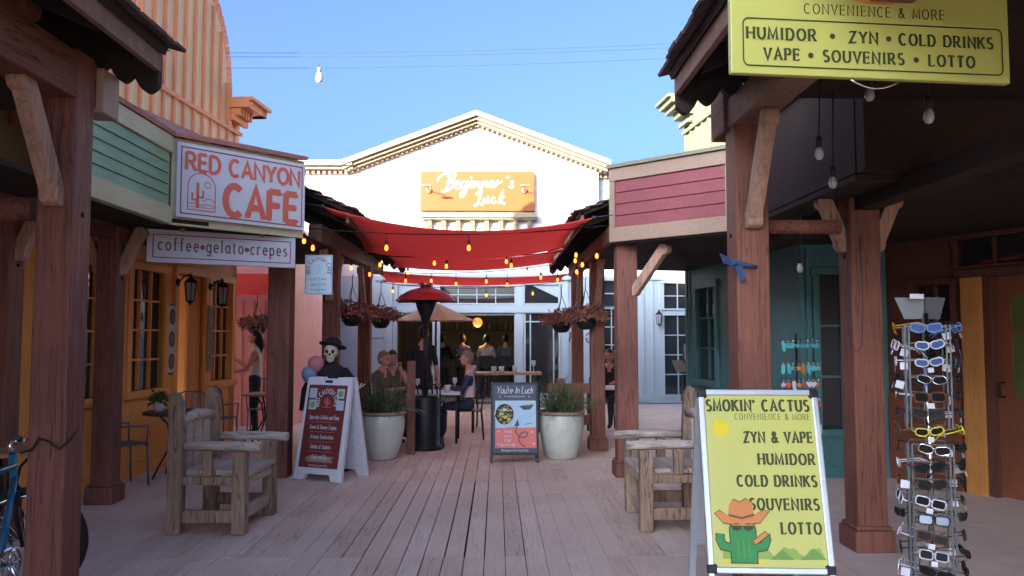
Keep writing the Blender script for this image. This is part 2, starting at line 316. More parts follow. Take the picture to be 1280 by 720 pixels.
def strokes(ch):
    w, d = GL[ch]; out = []
    for st in d.split(';'):
        pts = []
        for tk in st.split():
            if tk[0] == '@':
                cx, cy, rx, ry, a0, a1 = map(float, tk[1:].split(',')); n = max(4, int(abs(a1 - a0) / 18))
                pts += [(cx + rx * math.cos(R(a0 + (a1 - a0) * k / n)), cy + ry * math.sin(R(a0 + (a1 - a0) * k / n))) for k in range(n + 1)]
            else: pts.append(tuple(map(float, tk.split(','))))
        out.append(pts)
    return w, out
def textwidth(s, h, wx, sp): return sum(((.3 if c == ' ' else .3 if c == '*' else GL[c][0]) * wx + sp) * h for c in s) - sp * h
def text(mb, F, s, x, y, h, t, d, m=0, wx=1, sp=.22, align='l', serif=0, slant=0, con=1.0, fit=None, arc=None, bob=0):
    """lettering s from (x, y) on frame F: h cap height, t stroke width (share of h)"""
    if serif and sp == .22: sp = .46
    if fit:
        k = fit / textwidth(s, h, wx, sp); wx *= k; sp *= k
    W_ = textwidth(s, h, wx, sp)
    X = x - (W_ if align == 'r' else W_ / 2 if align == 'c' else 0); k = 0
    if arc: X = 0
    for i, ch in enumerate(s):
        if ch == ' ': X += (.3 * wx + sp) * h; continue
        if ch == '*':
            mb.disc(F, X + .15 * h * wx, y + .36 * h, .2 * h, .2 * h, d, m, 14); X += (.3 * wx + sp) * h; continue
        w, sts = strokes(ch); dy = bob * h * (1 if i % 2 else -1)
        def mp(q):
            xx = X + (q[0] * wx + slant * q[1]) * h; yy = y + q[1] * h + dy
            if arc:
                cx, cy, rr, a0, a1 = arc; a = R(a0 + (a1 - a0) * xx / W_); r_ = rr + (q[1]) * h
                return (cx + r_ * math.cos(a), cy + r_ * math.sin(a))
            return (xx, yy)
        for st in sts:
            k += 1
            mb.ribbon(F, [mp(q) for q in st], t * h, d + .00025 * (k % 9), m, con)
            if serif:
                for e, nb in ((st[0], st[1]), (st[-1], st[-2])):
                    ln = math.hypot(e[0] - nb[0], e[1] - nb[1])
                    ex, ey = abs(e[0] - nb[0]), abs(e[1] - nb[1])
                    if ey > ex * .5 and min(abs(e[1]), abs(e[1] - 1), abs(e[1] - .62), abs(e[1] + .3)) < .02 and ln > .14:
                        sg = t * .35 * (1 if e[1] < nb[1] else -1)
                        k += 1; mb.ribbon(F, [mp((e[0] - serif / wx, e[1] + sg * .4)), mp((e[0] + serif / wx, e[1] + sg * .4))], t * h * .55, d + .00025 * (k % 9), m)
                    elif ey < .01 and ch in 'EFLTZz' and not any(abs(e[0] - o[0]) < .03 and abs(e[1] - o[1]) < .03 for s2 in sts if s2 is not st for o in s2):
                        k += 1; up = -1 if e[1] > .8 else 1 if e[1] < .2 else 0
                        mb.ribbon(F, [mp((e[0], e[1] - (serif if up <= 0 else 0))), mp((e[0], e[1] + (serif if up >= 0 else 0)))], t * h * .55, d + .00025 * (k % 9), m)
        X += (w * wx + sp) * h
    return W_
# ---------------------------------------------------------------- building helpers
def holes_wall(mb, F, x0, x1, z0, z1, holes, th, m=0):
    xs = sorted({x0, x1, *[h[0] for h in holes], *[h[2] for h in holes]}); zs = sorted({z0, z1, *[h[1] for h in holes], *[h[3] for h in holes]})
    for i in range(len(xs) - 1):
        run = None
        for j in range(len(zs)):
            open_ = j == len(zs) - 1 or any(h[0] <= xs[i] + 1e-6 and h[2] >= xs[i + 1] - 1e-6 and h[1] <= zs[j] + 1e-6 and h[3] >= zs[j + 1] - 1e-6 for h in holes)
            if not open_ and run is None: run = zs[j]
            if open_ and run is not None: mb.slab(F, xs[i], run, xs[i + 1], zs[j], -th, 0, m); run = None
    return mb
def window(parent, F, x0, z0, x1, z1, nc, nr, fm, gm='glass', fw=.08, mw=.025, sill=True, proud=.035, slope=None):
    mb = MB(); mb.slab(F, x0 - fw, z0, x0, z1, -.1, proud); mb.slab(F, x1, z0, x1 + fw, z1, -.1, proud)
    mb.slab(F, x0 - fw - .02, z1, x1 + fw + .02, z1 + fw, -.1, proud + .01); mb.slab(F, x0 - fw - .03, z0 - fw * (1 if sill else .6), x1 + fw + .03, z0, -.1, proud + (.04 if sill else 0.01))
    for i in range(1, nc): x = x0 + (x1 - x0) * i / nc; mb.slab(F, x - mw / 2, z0, x + mw / 2, z1, -.07, -.02)
    for j in range(1, nr): z = z0 + (z1 - z0) * j / nr; mb.slab(F, x0, z - mw / 2, x1, z + mw / 2, -.068, -.022)
    w = mb.build('window', fm, parent, bevel=.004)
    MB().slab(F, x0, z0, x1, z1, -.08, -.06).build('pane', gm, w)
    return w
def post(parent, x, y, ztop, w=.2, plinth=False, braces=((0, -1),), zb=2.3, beamz=2.85, reach=.42, bm='brace', stub=True):
    p = MB().box((x - w / 2, y - w / 2, 0), (x + w / 2, y + w / 2, ztop)).build('post', 'post', parent, bevel=.012)
    if plinth:
        MB().box((x - w / 2 - .035, y - w / 2 - .035, 0), (x + w / 2 + .035, y + w / 2 + .035, .16)).box((x - w / 2 - .02, y - w / 2 - .02, .16), (x + w / 2 + .02, y + w / 2 + .02, .19)).build('plinth', 'post', p, bevel=.01)
    for dx, dy in braces:
        o = w / 2 + .0; b = MB()
        a = V((x + dx * o, y + dy * o, zb)); e = V((x + dx * (o + reach), y + dy * (o + reach), beamz))
        sx = V((abs(dy), abs(dx), 0))
        b.bar(a - V((0, 0, .02)), e, .085, .11, 0, up=V((dx, dy, .3)).cross(sx) if False else Z)
        b.tube([a - sx * .05 + V((dx, dy, 0)) * .015, a + sx * .05 + V((dx, dy, 0)) * .015], .06, 10); b.tube([e - sx * .048 - V((0, 0, .03)), e + sx * .048 - V((0, 0, .03))], .06, 10)
        b.build('brace', bm, parent, bevel=.008)
        if abs(y) < 9: MB().lathe([(0, .012), (.012, .012), (.016, 0), (0, 0)], V((x, y, zb - .09)) + V((-.001 - w / 2 if x > 0 else w / 2 + .001, 0, 0)), 8, X=V((-1 if x > 0 else 1, 0, 0)).to_track_quat('Z', 'Y').to_matrix()).build('bolt', 'blackmetal', p)
    return p
def scallop(x0, x1, z0, z1, drop, n):
    """verge outline from (x0,z0) to (x1,z1), hanging scallops below"""
    pts = [(x0, z0), (x1, z1)][::-1]; low = []
    for i in range(n):
        for k in range(9):
            t = (i + k / 8) / n; low.append((x0 + (x1 - x0) * t, z0 + (z1 - z0) * t - drop * (.72 + .28 * math.sin(math.pi * k / 8))))
    return [(x0, z0)] + low + [(x1, z1)]
def porch_roof(parent, xe, xr, ze, zr, y0, y1, side):
    """one sloping roof along Y: eave (xe, ze), ridge (xr, zr)"""
    dx, dz = xr - xe, zr - ze; L = math.hypot(dx, dz); u = V((dx / L, 0, dz / L)); n = V((-dz / L, 0, dx / L)) * (1 if dx > 0 else -1)
    def P(t, y, h): return V((xe, y, ze)) + u * t + n * h
    rb = MB(); q = [P(0, y0, 0), P(L, y0, 0), P(L, y1, 0), P(0, y1, 0), P(0, y0, .05), P(L, y0, .05), P(L, y1, .05), P(0, y1, .05)]
    rb.add(q, [(3, 2, 1, 0), (4, 5, 6, 7), (0, 1, 5, 4), (1, 2, 6, 5), (2, 3, 7, 6), (3, 0, 4, 7)], 0)
    y = y0 + .3
    while y < y1: rb.bar(P(.05, y, -.06), P(L, y, -.06), .06, .12, 0); y += .6
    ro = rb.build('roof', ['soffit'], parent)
    sh = MB(); nrow = int(L / .16) + 1
    for i in range(nrow):
        t = -.05 + i * .16; y = y0 - .05
        while y < y1 + .03:
            w = random.uniform(.1, .22); j = random.uniform(-.025, .02); h0 = .055 + random.uniform(0, .012)
            a, b = t + j, min(L, t + .19)
            if b > a + .03:
                A = [P(a, y, h0 + .03), P(a, y + w - .008, h0 + .03), P(b, y + w - .008, h0), P(b, y, h0)]; B = [p - n * .02 for p in A]
                sh.add(A + B, [(0, 1, 2, 3), (7, 6, 5, 4), (4, 5, 1, 0), (5, 6, 2, 1), (6, 7, 3, 2), (7, 4, 0, 3)])
            y += w
    sh.build('shingles', 'shingle', ro)
    fb = MB(); fb.bar(P(.02, y0, -.04), P(.02, y1 - .01, -.04), .035, .15); fb.build('fascia_board', 'verge', ro)
    F = Fr((0, y1, 0), (1, 0, 0)); s = MB()
    tt = .9; e2 = (xe + u.x * tt, ze + u.z * tt)
    s.prism(F, scallop(xe + u.x * .03, xe + u.x * 1.15, ze + u.z * .03, ze + u.z * 1.15, .27, 7) if True else [], -.03, .03, 0)
    s.build('verge_board', 'soffit', ro)
    return ro
# ================================================================ SETTING
MB().box((-300, -300, -.4), (300, 300, -.05)).build('ground', 'ground')['kind'] = 'structure'
MB().box((-2.9, -8, -.05), (2.5, 26, -.026)).build('boardwalk_base', 'deckdark')['kind'] = 'structure'
pl = MB(); x = -2.75; ci = 0
while x < 2.3:
    w = .148; mid = max(0, 1 - abs(x + .55) / 1.1)
    ys = [-8, -2.1, 2.6 + random.choice((0, 0, .35)), 5.93 if random.random() < .85 else 5.0, 8.99 if random.random() < .8 else 8.2, 9.75, 10.6, 12.4, 14.5, 17, 18.95]
    for a, b in zip(ys, ys[1:]):
        g = .0012 + mid * random.choice((.001, .004, .009)) * (1 if 5 < b < 9.5 else .45); dz = random.uniform(-.003, 0)
        s_ = random.uniform(-.0015, .0015)
        pl.add([(x + g + s_, a + .003, -.025), (x + w - g, a + .003, -.025), (x + w - g, b - .003, -.025), (x + g, b - .003, -.025), (x + g + s_, a + .003, dz), (x + w - g, a + .003, dz), (x + w - g, b - .003, dz), (x + g, b - .003, dz)],
               [(4, 5, 6, 7), (0, 1, 5, 4), (1, 2, 6, 5), (2, 3, 7, 6), (3, 0, 4, 7)], random.choice((0, 0, 1, 2)))
    x += w
pl.build('boardwalk', ['plank', 'plank2', 'plank3'])['kind'] = 'structure'
XL, XRr = -2.75, x
MB().box((-9, -8, -.05), (XL - .004, 18.95, -.001)).build('walkway_paving', 'walk')['kind'] = 'structure'
MB().box((XRr + .004, -8, -.05), (9, 18.95, -.001)).build('walkway_paving', 'walk')['kind'] = 'structure'
# ================================================================ RESTAURANT (white gabled building)
FY = 19.0
FF = Fr((0, FY, 0), (1, 0, 0))
def fx(px, py=400): return at(px, py, FY).x
def fz(py, px=620): return at(px, py, FY).z
rest = thing('restaurant_building', 'white gabled restaurant with cream cornices and an open front at the end of the alley', 'building', (fx(595), FY, 0))
xl, xr = fx(440), fx(749); zt = fz(245)
holes = [(fx(496), 0, fx(643), fz(392)), (fx(657), .25, fx(698), fz(392)), (fx(497), fz(379), fx(541), fz(356)), (fx(549), fz(379), fx(643), fz(358)), (fx(656), fz(379), fx(698), fz(356)),
         ]
zm = fz(345)
wl = MB(); holes_wall(wl, FF, xl, xr, 0, zm - .002, holes, .25); wl.build('lower_wall', 'whiteshade', rest)  # facade below the shadow line, its shade painted in
wl = MB(); wl.slab(FF, xl, zm, xr, zt, -.25, 0)
ap = (fx(595), fz(150, 595)); el, er = (xl, fz(210, 440)), (xr, fz(210, 749))
wl.prism(FF, [(xl, zt), (xr, zt), er, ap, el], -.25, 0)
for zz in [zt + .14 * k for k in range(14)]:
    pass
wl.build('wall', 'white', rest)
zw = fz(213, 400)
wing = MB(); holes_wall(wing, FF, fx(150), xl - .003, 0, zm, [(fx(385), .9, fx(402), 2.3)], .25); wing.build('wing_wall', 'whiteshade', rest); wing = MB(); wing.slab(FF, fx(150), zm + .002, xl - .003, zw, -.25, 0)
W1 = [(fx(757), .95, fx(776), 2.25), (fx(833), .2, fx(868), fz(394)), (fx(833), fz(385), fx(868), fz(353)), (fx(757), fz(382), fx(776), fz(350))]
wing.build('wing_wall', 'white', rest); wing = MB()
F2 = Fr((0, FY + .25, 0), (1, 0, 0))
holes_wall(wing, F2, xr + .003, fx(1050), 0, fz(213, 800), W1, .25); wing.build('wing_wall', 'whiteshade', rest)
pass
# siding courses, panels and pilasters
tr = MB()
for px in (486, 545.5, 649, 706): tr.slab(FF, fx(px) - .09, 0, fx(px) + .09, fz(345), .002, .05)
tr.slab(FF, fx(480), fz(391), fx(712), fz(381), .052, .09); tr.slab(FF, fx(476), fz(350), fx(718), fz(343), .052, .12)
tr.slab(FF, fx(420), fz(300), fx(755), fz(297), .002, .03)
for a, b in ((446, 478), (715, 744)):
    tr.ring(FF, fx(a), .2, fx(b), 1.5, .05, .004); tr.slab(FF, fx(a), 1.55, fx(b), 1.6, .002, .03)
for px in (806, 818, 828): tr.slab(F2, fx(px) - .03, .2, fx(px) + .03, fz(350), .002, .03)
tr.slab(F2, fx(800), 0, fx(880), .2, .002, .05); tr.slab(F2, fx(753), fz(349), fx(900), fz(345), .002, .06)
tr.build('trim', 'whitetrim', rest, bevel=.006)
# dark arched gusset trims over the side transoms
for a, b, f in ((497, 541, 1), (656, 698, 0)):
    gs = MB()
    gs.prism(FF, [(fx(a), fz(356) + .001), (fx(b), fz(356) + .001), (fx(b) if f == 0 else fx(a), fz(370 if f else 368))] if False else ([(fx(a), fz(356)), (fx(a + 34), fz(356)), (fx(a), fz(372))] if f else [(fx(b - 34), fz(356)), (fx(b), fz(356)), (fx(b), fz(372))]), -.05, -.012)
    gs.build('transom_gusset', 'whitetrim', rest)
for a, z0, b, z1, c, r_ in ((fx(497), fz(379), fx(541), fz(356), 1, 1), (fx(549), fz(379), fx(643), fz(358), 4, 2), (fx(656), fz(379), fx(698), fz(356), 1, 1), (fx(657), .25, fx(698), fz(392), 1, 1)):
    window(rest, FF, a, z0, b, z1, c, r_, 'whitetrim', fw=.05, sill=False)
mw = MB()
for px in (663, 692): mw.slab(FF, fx(px) - .015, .25, fx(px) + .015, fz(392), -.055, -.015)
mw.slab(FF, fx(657), fz(402) - .015, fx(698), fz(402) + .015, -.053, -.017); mw.build('door_muntin', 'whitetrim', rest)
MB().slab(FF, fx(545) - .05, 0, fx(545) + .05, fz(392), -.2, -.02).slab(FF, fx(496), fz(394), fx(643), fz(392), -.2, -.02).build('opening_frame', 'whitetrim', rest)
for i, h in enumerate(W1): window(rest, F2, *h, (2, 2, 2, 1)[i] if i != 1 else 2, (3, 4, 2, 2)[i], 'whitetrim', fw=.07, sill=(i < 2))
window(rest, FF, fx(385), .9, fx(402), 2.3, 1, 3, 'whitetrim', fw=.06)
# rake cornice with dentils
cn = MB(); dn = MB()
for (a, b) in (((fx(428), fz(208, 428)), (fx(595), fz(147, 595))), ((fx(762), fz(208, 762)), (fx(595), fz(147, 595)))):
    A, B = V((a[0], 0, a[1])), V((b[0], 0, b[1])); d = (B - A).normalized(); L = (B - A).length
    up = V((-d.z, 0, d.x)) * (1 if d.x > 0 else -1)
    for off, h, pr in ((0, .10, .42), (-.085, .07, .32), (-.15, .06, .22)):
        y = FY - pr / 2 - .001; e = .0005 if d.x > 0 else 0
        cn.bar(A + up * off + V((0, y + e, 0)), B + up * off + V((0, y + e, 0)) + d * (.06 * (1 if off == 0 else .4)), pr, h, 0, up)
    k = .15
    while k < L - .1:
        p = A + d * k + up * -.204; dn.bar(p + V((0, FY - .001, 0)), p + V((0, FY - .13, 0)), .05, .05, 0, up); k += .125
    k = .1
    while k < L: p = A + d * k + up * .06; cn.bar(p + V((0, FY - .42, 0)), p + V((0, FY + .1, 0)), .03, .03, 0, up); k += .33
    cn.bar(A + up * .05 + V((0, FY + 2.5, 0)), B + up * .05 + V((0, FY + 2.5, 0)), 5.8, .04, 0, up)
for (F_, x0, x1, zc) in ((FF, fx(150), fx(441), fz(207, 410)), (F2, fx(748), fx(1050), fz(210, 780))):
    cn.slab(F_, x0, zc - .06, x1, zc + .06, .002, .38); cn.slab(F_, x0, zc - .13, x1, zc - .062, .002, .26)
    k = x0 + .05
    while k < x1 - .08: dn.slab(F_, k, zc - .22, k + .06, zc - .132, .002, .14); k += .13
cn.add(dn.v, dn.f); cn.build('cornice', 'cream', rest)
# corbel shelf under the sign
sx0, sx1 = fx(525), fx(668); cb = MB()
cb.slab(FF, sx0 + .03, fz(274), sx1 + .06, fz(268), .002, .30); cb.slab(FF, sx0 + .03, fz(276), sx1 + .06, fz(274), .002, .24)
for k in range(8):
    xx = sx0 + .22 + k * (sx1 - sx0 - .2) / 7.4
    FC = Fr((xx, FY, 0), (0, -1, 0))
    cb.prism(FC, [(.002, fz(290)), (.08, fz(290)), (.09, fz(285)), (.14, fz(282)), (.17, fz(278)), (.22, fz(276.4)), (.002, fz(276.4))], -.055, .055)
cb.build('corbel_shelf', 'cream', rest, bevel=.006)
nb = MB(); text(nb, FF, '7140', fx(709), fz(428), .22, .14, .008, wx=.8, sp=.28); nb.build('address_number', 'brownink', rest)
ib = MB(); ib.box((fx(470), FY + .26, -.02), (fx(710), FY + 7, .002)); ib.box((fx(470), FY + 6, .002), (fx(710), FY + 6.2, 3.4)); ib.box((fx(470) - .2, FY + .26, 0), (fx(470), FY + 6, 3.4)); ib.box((fx(710), FY + .26, 0), (fx(710) + .2, FY + 6, 3.4))
ib.box((fx(470), FY + .26, 3.4), (fx(710), FY + 6.2, 3.5)); ib.build('interior_room', 'interior', rest)
bc = MB(); bc.box((fx(490), FY + 3.2, 0), (fx(700), FY + 3.8, 1.08)); bc.box((fx(490), FY + 3.1, 1.08), (fx(700), FY + 3.9, 1.13)); bc.box((fx(500), FY + 5.7, 1.75), (fx(690), FY + 5.98, 1.79)); bc.build('bar_counter', 'counter', rest)
rb = MB()
for k in range(22):
    xx = fx(520) + k * .17; h = random.uniform(.18, .32); rb.lathe([(0, 1.79), (.035, 1.79), (.035, 1.79 + h * .6), (.012, 1.79 + h * .75), (.012, 1.79 + h), (0, 1.79 + h)], (xx, FY + 5.84, 0), 8, k % 3)
rb.build('bottle_row', ['amber', 'clear', 'food1'], rest)
# roof slabs of the restaurant stay behind the cornice; sign and lamps on the gable
sg = thing('restaurant_sign', "orange sign reading Beginner's Luck in white script on the white gable", 'sign', (fx(596), FY, fz(265)))
z0, z1 = fz(265), fz(216)
MB().slab(FF, sx0, z0, sx1, z1, .002, .16).build('sign_board', 'signorange', sg, bevel=.01)
tb = MB()
SW = sx1 - sx0; SH = z1 - z0
def script(mb, F, paths, x, y, s, t, d, m=0):
    for k, p in enumerate(paths):
        q = []
        P_ = [p[0]] + p + [p[-1]]
        for i in range(1, len(P_) - 2):
            for j in range(6):
                t_ = j / 6; a, b, c, e = P_[i - 1], P_[i], P_[i + 1], P_[i + 2]
                q.append(tuple(.5 * (2 * b[n] + (c[n] - a[n]) * t_ + (2 * a[n] - 5 * b[n] + 4 * c[n] - e[n]) * t_ ** 2 + (3 * b[n] - a[n] - 3 * c[n] + e[n]) * t_ ** 3) for n in (0, 1)))
        q.append(p[-1]); mb.ribbon(F, [(x + a * s, y + b * s) for a, b in q], t, d + .0004 * k, m)
# brush script paths read off the sign, unit = sign height (scale 320 px zoom)
BEG = [[(.70, .83), (.78, .9), (.74, .7), (.66, .52)], [(.45, .72), (.5, .83), (.68, .93), (.88, .93), (.86, .78), (.70, .7), (.86, .68), (.78, .54), (.60, .46), (.56, .5)],
 [(.86, .62), (.98, .66), (.98, .73), (.90, .68), (.90, .56), (1.0, .55), (1.06, .62)], [(1.18, .70), (1.10, .72), (1.04, .62), (1.1, .56), (1.18, .64), (1.21, .72), (1.15, .44), (1.05, .32), (1.02, .40), (1.12, .5), (1.26, .6)],
 [(1.26, .6), (1.3, .72), (1.28, .58), (1.34, .6)], [(1.34, .6), (1.38, .71), (1.38, .58), (1.42, .68), (1.49, .7), (1.48, .58), (1.54, .6)], [(1.54, .6), (1.58, .71), (1.57, .58), (1.62, .68), (1.69, .71), (1.68, .59), (1.74, .6)],
 [(1.74, .6), (1.84, .66), (1.84, .73), (1.77, .7), (1.76, .6), (1.84, .58), (1.92, .63)], [(1.92, .63), (1.96, .74), (1.98, .68), (2.08, .74)], [(2.21, .86), (2.22, .8)], [(2.36, .72), (2.30, .72), (2.34, .62), (2.30, .56), (2.24, .6)]]
LUC = [[(1.42, .38), (1.50, .48), (1.56, .50), (1.52, .34), (1.44, .14), (1.38, .11), (1.44, .16), (1.60, .14)], [(1.62, .30), (1.60, .2), (1.66, .2), (1.72, .32), (1.70, .2), (1.78, .2)], [(1.90, .30), (1.84, .31), (1.80, .22), (1.86, .18), (1.93, .22)],
 [(2.10, .52), (2.06, .4), (1.98, .16)], [(2.12, .34), (2.04, .28), (2.08, .18), (2.14, .16)]]
script(tb, FF, BEG, sx0 - .02, z0 + .02, SH, .040, .164); script(tb, FF, [[(1.285, .80), (1.30, .83)]], sx0 - .02, z0 + .02, SH, .05, .164); script(tb, FF, LUC, sx0 - .02, z0 + .02, SH, .040, .164)
tb.build('sign_lettering', 'signwhite', sg)
for px, lb in ((537, 'left'), (655, 'right')):
    a = at(px, 240, FY); L_ = thing('sign_lamp', 'small arm lamp over the %s end of the orange script sign' % lb, 'lamp', (a.x, FY - .16, a.z), 0, 'lamps over the orange sign')
    m_ = MB(); m_.lathe([(0, 0), (.07, 0), (.07, .03), (0, .03)], (a.x, FY - .165, a.z), 12, X=Matrix.Rotation(R(90), 3, 'X')); m_.build('mount', 'signred', L_)
    MB().tube([(a.x, FY - .18, a.z), (a.x, FY - .7, a.z + .03), (a.x, FY - .85, a.z + .02)], .013, 6).build('arm', 'signred', L_)
    MB().bar((a.x - .12, FY - .86, a.z - .0), (a.x + .12, FY - .86, a.z - .0), .07, .045).build('lamp_head', 'signred', L_, bevel=.01)
# pendant lamp inside
pp = at(597, 403, FY + 2.6); pd = thing('pendant_lamp', 'round glowing orange pendant lamp inside the open restaurant front', 'lamp', (pp.x, pp.y, pp.z))
MB().ball(pp, .13).build('globe', 'lamp', pd); MB().tube([(pp.x, pp.y, pp.z + .12), (pp.x, pp.y, 3.4)], .008, 6).build('cord', 'cable', pd)
pl_ = bpy.data.lights.new('pendant_light', 'POINT'); pl_.energy = 3; pl_.color = (1, .66, .36); pl_.shadow_soft_size = .13; po = bpy.data.objects.new('pendant_light', pl_); C.objects.link(po); po.location = (0, 0, -.22); po.parent = pd
# pink wing at the left; its hidden mass also shades the facade
pw = thing('pink_building', 'side building tinted pink by sail light with a red awning strip behind the cafe corner', 'building', (-5, 14.5, 0))
FP = Fr((-9, 14.5, 0), (1, 0, 0)); MB().slab(FP, 0, 0, 5.35, 3.6, -4.3, 0).build('wall', 'pink', pw)
m_ = MB()
for k in range(9): m_.slab(FP, 3.6 + k * .2, 0, 3.63 + k * .2, 2.25, .002, .02)
m_.slab(FP, 3.5, 1.02, 5.33, 1.1, .022, .04); m_.build('batten', 'pink', pw)
MB().slab(FP, 3.5, 2.32, 5.34, 2.7, .3, .33).build('awning_strip', 'sail', pw)
# ================================================================ CAFE BUILDING (left)
FCF = Fr((-3.93 - .0962 * 12, 0, 0), (.0957, .9954, 0))      # along the cafe wall, x = distance from Y 0
def cs(Y): return Y * 1.0046
cafe = thing('cafe_building', 'orange walled cafe with tan batten false front and green fascia on the left', 'building', (-5, 8, 0))
wh = [(cs(8.15), .95, cs(8.85), 2.35), (cs(9.25), .97, cs(9.98), 2.37), (cs(11.25), .97, cs(11.92), 2.37), (cs(10.3), 0, cs(11.05), 2.4), (cs(5.9), .95, cs(6.8), 2.35)]
w_ = MB(); holes_wall(w_, FCF, cs(-6), cs(12.1), 0, 2.72, wh, .2); w_.slab(Fr(FCF.p(cs(12.1), 0), FCF.n * -1), 0, 0, 5, 2.72, -.2, 0)
w_.build('wall', 'orange', cafe)
for h in wh[:3] + wh[4:]: window(cafe, FCF, *h, 3, 4, 'orangetrim', fw=.09)
dd = MB(); dd.slab(FCF, cs(10.3) - .09, 0, cs(10.3), 2.4, -.1, .04); dd.slab(FCF, cs(11.05), 0, cs(11.05) + .09, 2.4, -.1, .04); dd.slab(FCF, cs(10.3) - .1, 2.4, cs(11.05) + .1, 2.5, -.1, .05)
dd.build('door_frame', 'orangetrim', cafe, bevel=.005)
FD = Fr(FCF.p(cs(10.70), 0, -.06), FCF.u);
dv = MB(); dv.slab(FD, 0, .02, .345, 2.39, -.02, .02); dv.ring(FD, .06, .12, .29, .95, .03, .024); dv.ring(FD, .06, 1.05, .29, 2.25, .03, .024); dv.build('door', 'orangetrim', cafe, bevel=.004)
MB().slab(FCF, cs(10.3), 0, cs(11.05), 2.4, -.8, -.75).build('doorway_dark', 'soffit', cafe)
m_ = MB(); m_.slab(FCF, cs(-6), .0, cs(12.12), .14, .002, .03)
for a, b in ((-6, 5.7), (6.95, 8.0), (9.0, 9.1)):
    m_.slab(FCF, cs(a), .62, cs(b), .68, .002, .03)
Y = -5.0
while Y < 12:
    if not any(h[0] - .12 < cs(Y) < h[2] + .12 for h in wh): m_.slab(FCF, cs(Y) - .03, .14, cs(Y) + .03, 2.7, .002, .025)
    Y += .47
m_.build('wall_trim', 'orangetrim', cafe)
# false front above the canopy
ff = MB(); zs_ = 5.0
def ffp(Y): return cs(Y)
poly = [(cs(5), 2.72), (cs(12.1), 2.72), (cs(12.1), zs_), (cs(11.62), zs_)] + [(cs(10.4 + 1.22 * math.cos(R(a))), 5.3 + 1.25 * math.sin(R(a))) for a in range(0, 181, 10)] + [(cs(9.18), zs_), (cs(5), zs_)]
ff.prism(FCF, poly, -.25, 0); ff.build('false_front', 'tan', cafe)
MB().slab(FCF, cs(5), 2.72, cs(12.05), 4.9, -5, -.27).build('building_mass', 'tan', cafe)
bt = MB(); Y = 5.1
while Y < 12.15:
    top = zs_ if not 9.2 < Y < 11.6 else 5.3 + 1.25 * math.sqrt(max(0, 1 - ((Y - 10.4) / 1.22) ** 2)) - .05
    bt.slab(FCF, cs(Y) - .022, 3.5, cs(Y) + .022, top, .002, .03); Y += .262
bt.slab(FCF, cs(5), 4.62, cs(12.12), 4.68, .031, .045)
pa = [(cs(10.4 + 1.25 * math.cos(R(a))), 5.3 + 1.3 * math.sin(R(a))) for a in range(0, 181, 6)]
for a, b in zip(pa, pa[1:]): bt.bar(FCF.p(*a, -.06), FCF.p(*b, -.06), .34, .1, 0, FCF.n)
bt.slab(FCF, cs(11.6), 4.7, cs(11.68), 5.3, .002, .06); bt.build('batten', 'batten', cafe)
cc = MB()
for a, b in ((5, 9.2), (11.62, 12.14)):
    cc.slab(FCF, cs(a), zs_ - .24, cs(b), zs_ - .16, .046, .12); cc.slab(FCF, cs(a), zs_ - .05, cs(b) + .16, zs_ + .05, -.25, .34); cc.slab(FCF, cs(a), zs_ + .051, cs(b) + .22, zs_ + .10, -.25, .40)
    k = cs(a) + .03
    while k < cs(b): cc.slab(FCF, k, zs_ - .16, k + .05, zs_ - .052, .046, .2); k += .1
FE = Fr(FCF.p(cs(12.14), 0), FCF.n * -1)
cc.slab(FE, -.34, zs_ - .05, .25, zs_ + .05, .002, .17); cc.build('cornice', 'cornice', cafe)
# canopy fascia: green boards, then the diagonal that carries the sign
FZ0, FZ1 = 2.67, 3.52
PA, PB, PC = V((-3.15, 5.9, 0)), V((-3.15, 7.68, 0)), V((-2.12, 8.76, 0))
fg = MB(); FG = Fr(PA, PB - PA); n_ = 5; Lg = (PB - PA).length
for i in range(n_):
    a = FZ0 + .17 + i * .52 / n_; b = a + .52 / n_ - .008
    fg.add([FG.p(0, a, .02), FG.p(Lg - .06, a, .02), FG.p(Lg - .06, b, .008), FG.p(0, b, .008), FG.p(0, a, 0), FG.p(Lg - .06, a, 0)], [(0, 1, 2, 3), (4, 5, 1, 0)])
fg.slab(FG, 0, FZ0, Lg, FZ1, -.05, 0); fg.build('fascia_boards', 'green', cafe)
ft = MB(); ft.slab(FG, 0, FZ0, Lg, FZ0 + .17, .002, .035); ft.slab(FG, 0, FZ1 - .16, Lg, FZ1, .002, .035)
FS = Fr(PB, PC - PB); Ls = (PC - PB).length
ft.slab(FS, .02, FZ0, Ls, FZ1, -.05, -.004); ft.build('fascia_trim', 'sage', cafe, bevel=.005)
rf = MB()
e1, e2, e3, e4 = [V((p.x, p.y, FZ1 + .02)) for p in (PA + V((.06, 0, 0)), PB + V((.06, -.03, 0)), PC + V((.05, -.05, 0)), PC + V((.05, 3.5, 0)))]
r1, r2, r3, r4 = FCF.p(cs(5.4), 4.15, .03), FCF.p(cs(7.2), 4.15, .03), FCF.p(cs(10.8), 4.3, .03), FCF.p(cs(12.1), 4.3, .03)
rf.add([e1, e2, r2, r1], [(0, 1, 2, 3)]); rf.add([e2, e3, r3, r2], [(0, 1, 2, 3)]); rf.add([e3, r4, r3], [(0, 1, 2)])
ro = rf.build('canopy_roof', 'roofred', cafe); mo = ro.modifiers.new('t', 'SOLIDIFY'); mo.thickness = .04; mo.offset = 0
so_ = MB(); so_.add([(-3.15, 4.2, FZ0 + .02), (-3.15, 7.68, FZ0 + .02), (-2.14, 8.76, FZ0 + .02), (-2.14, 12.2, FZ0 + .02), (-4.2, 12.2, FZ0 + .02), (-5.0, 4.2, FZ0 + .02)], [(0, 1, 2, 3, 4, 5)])
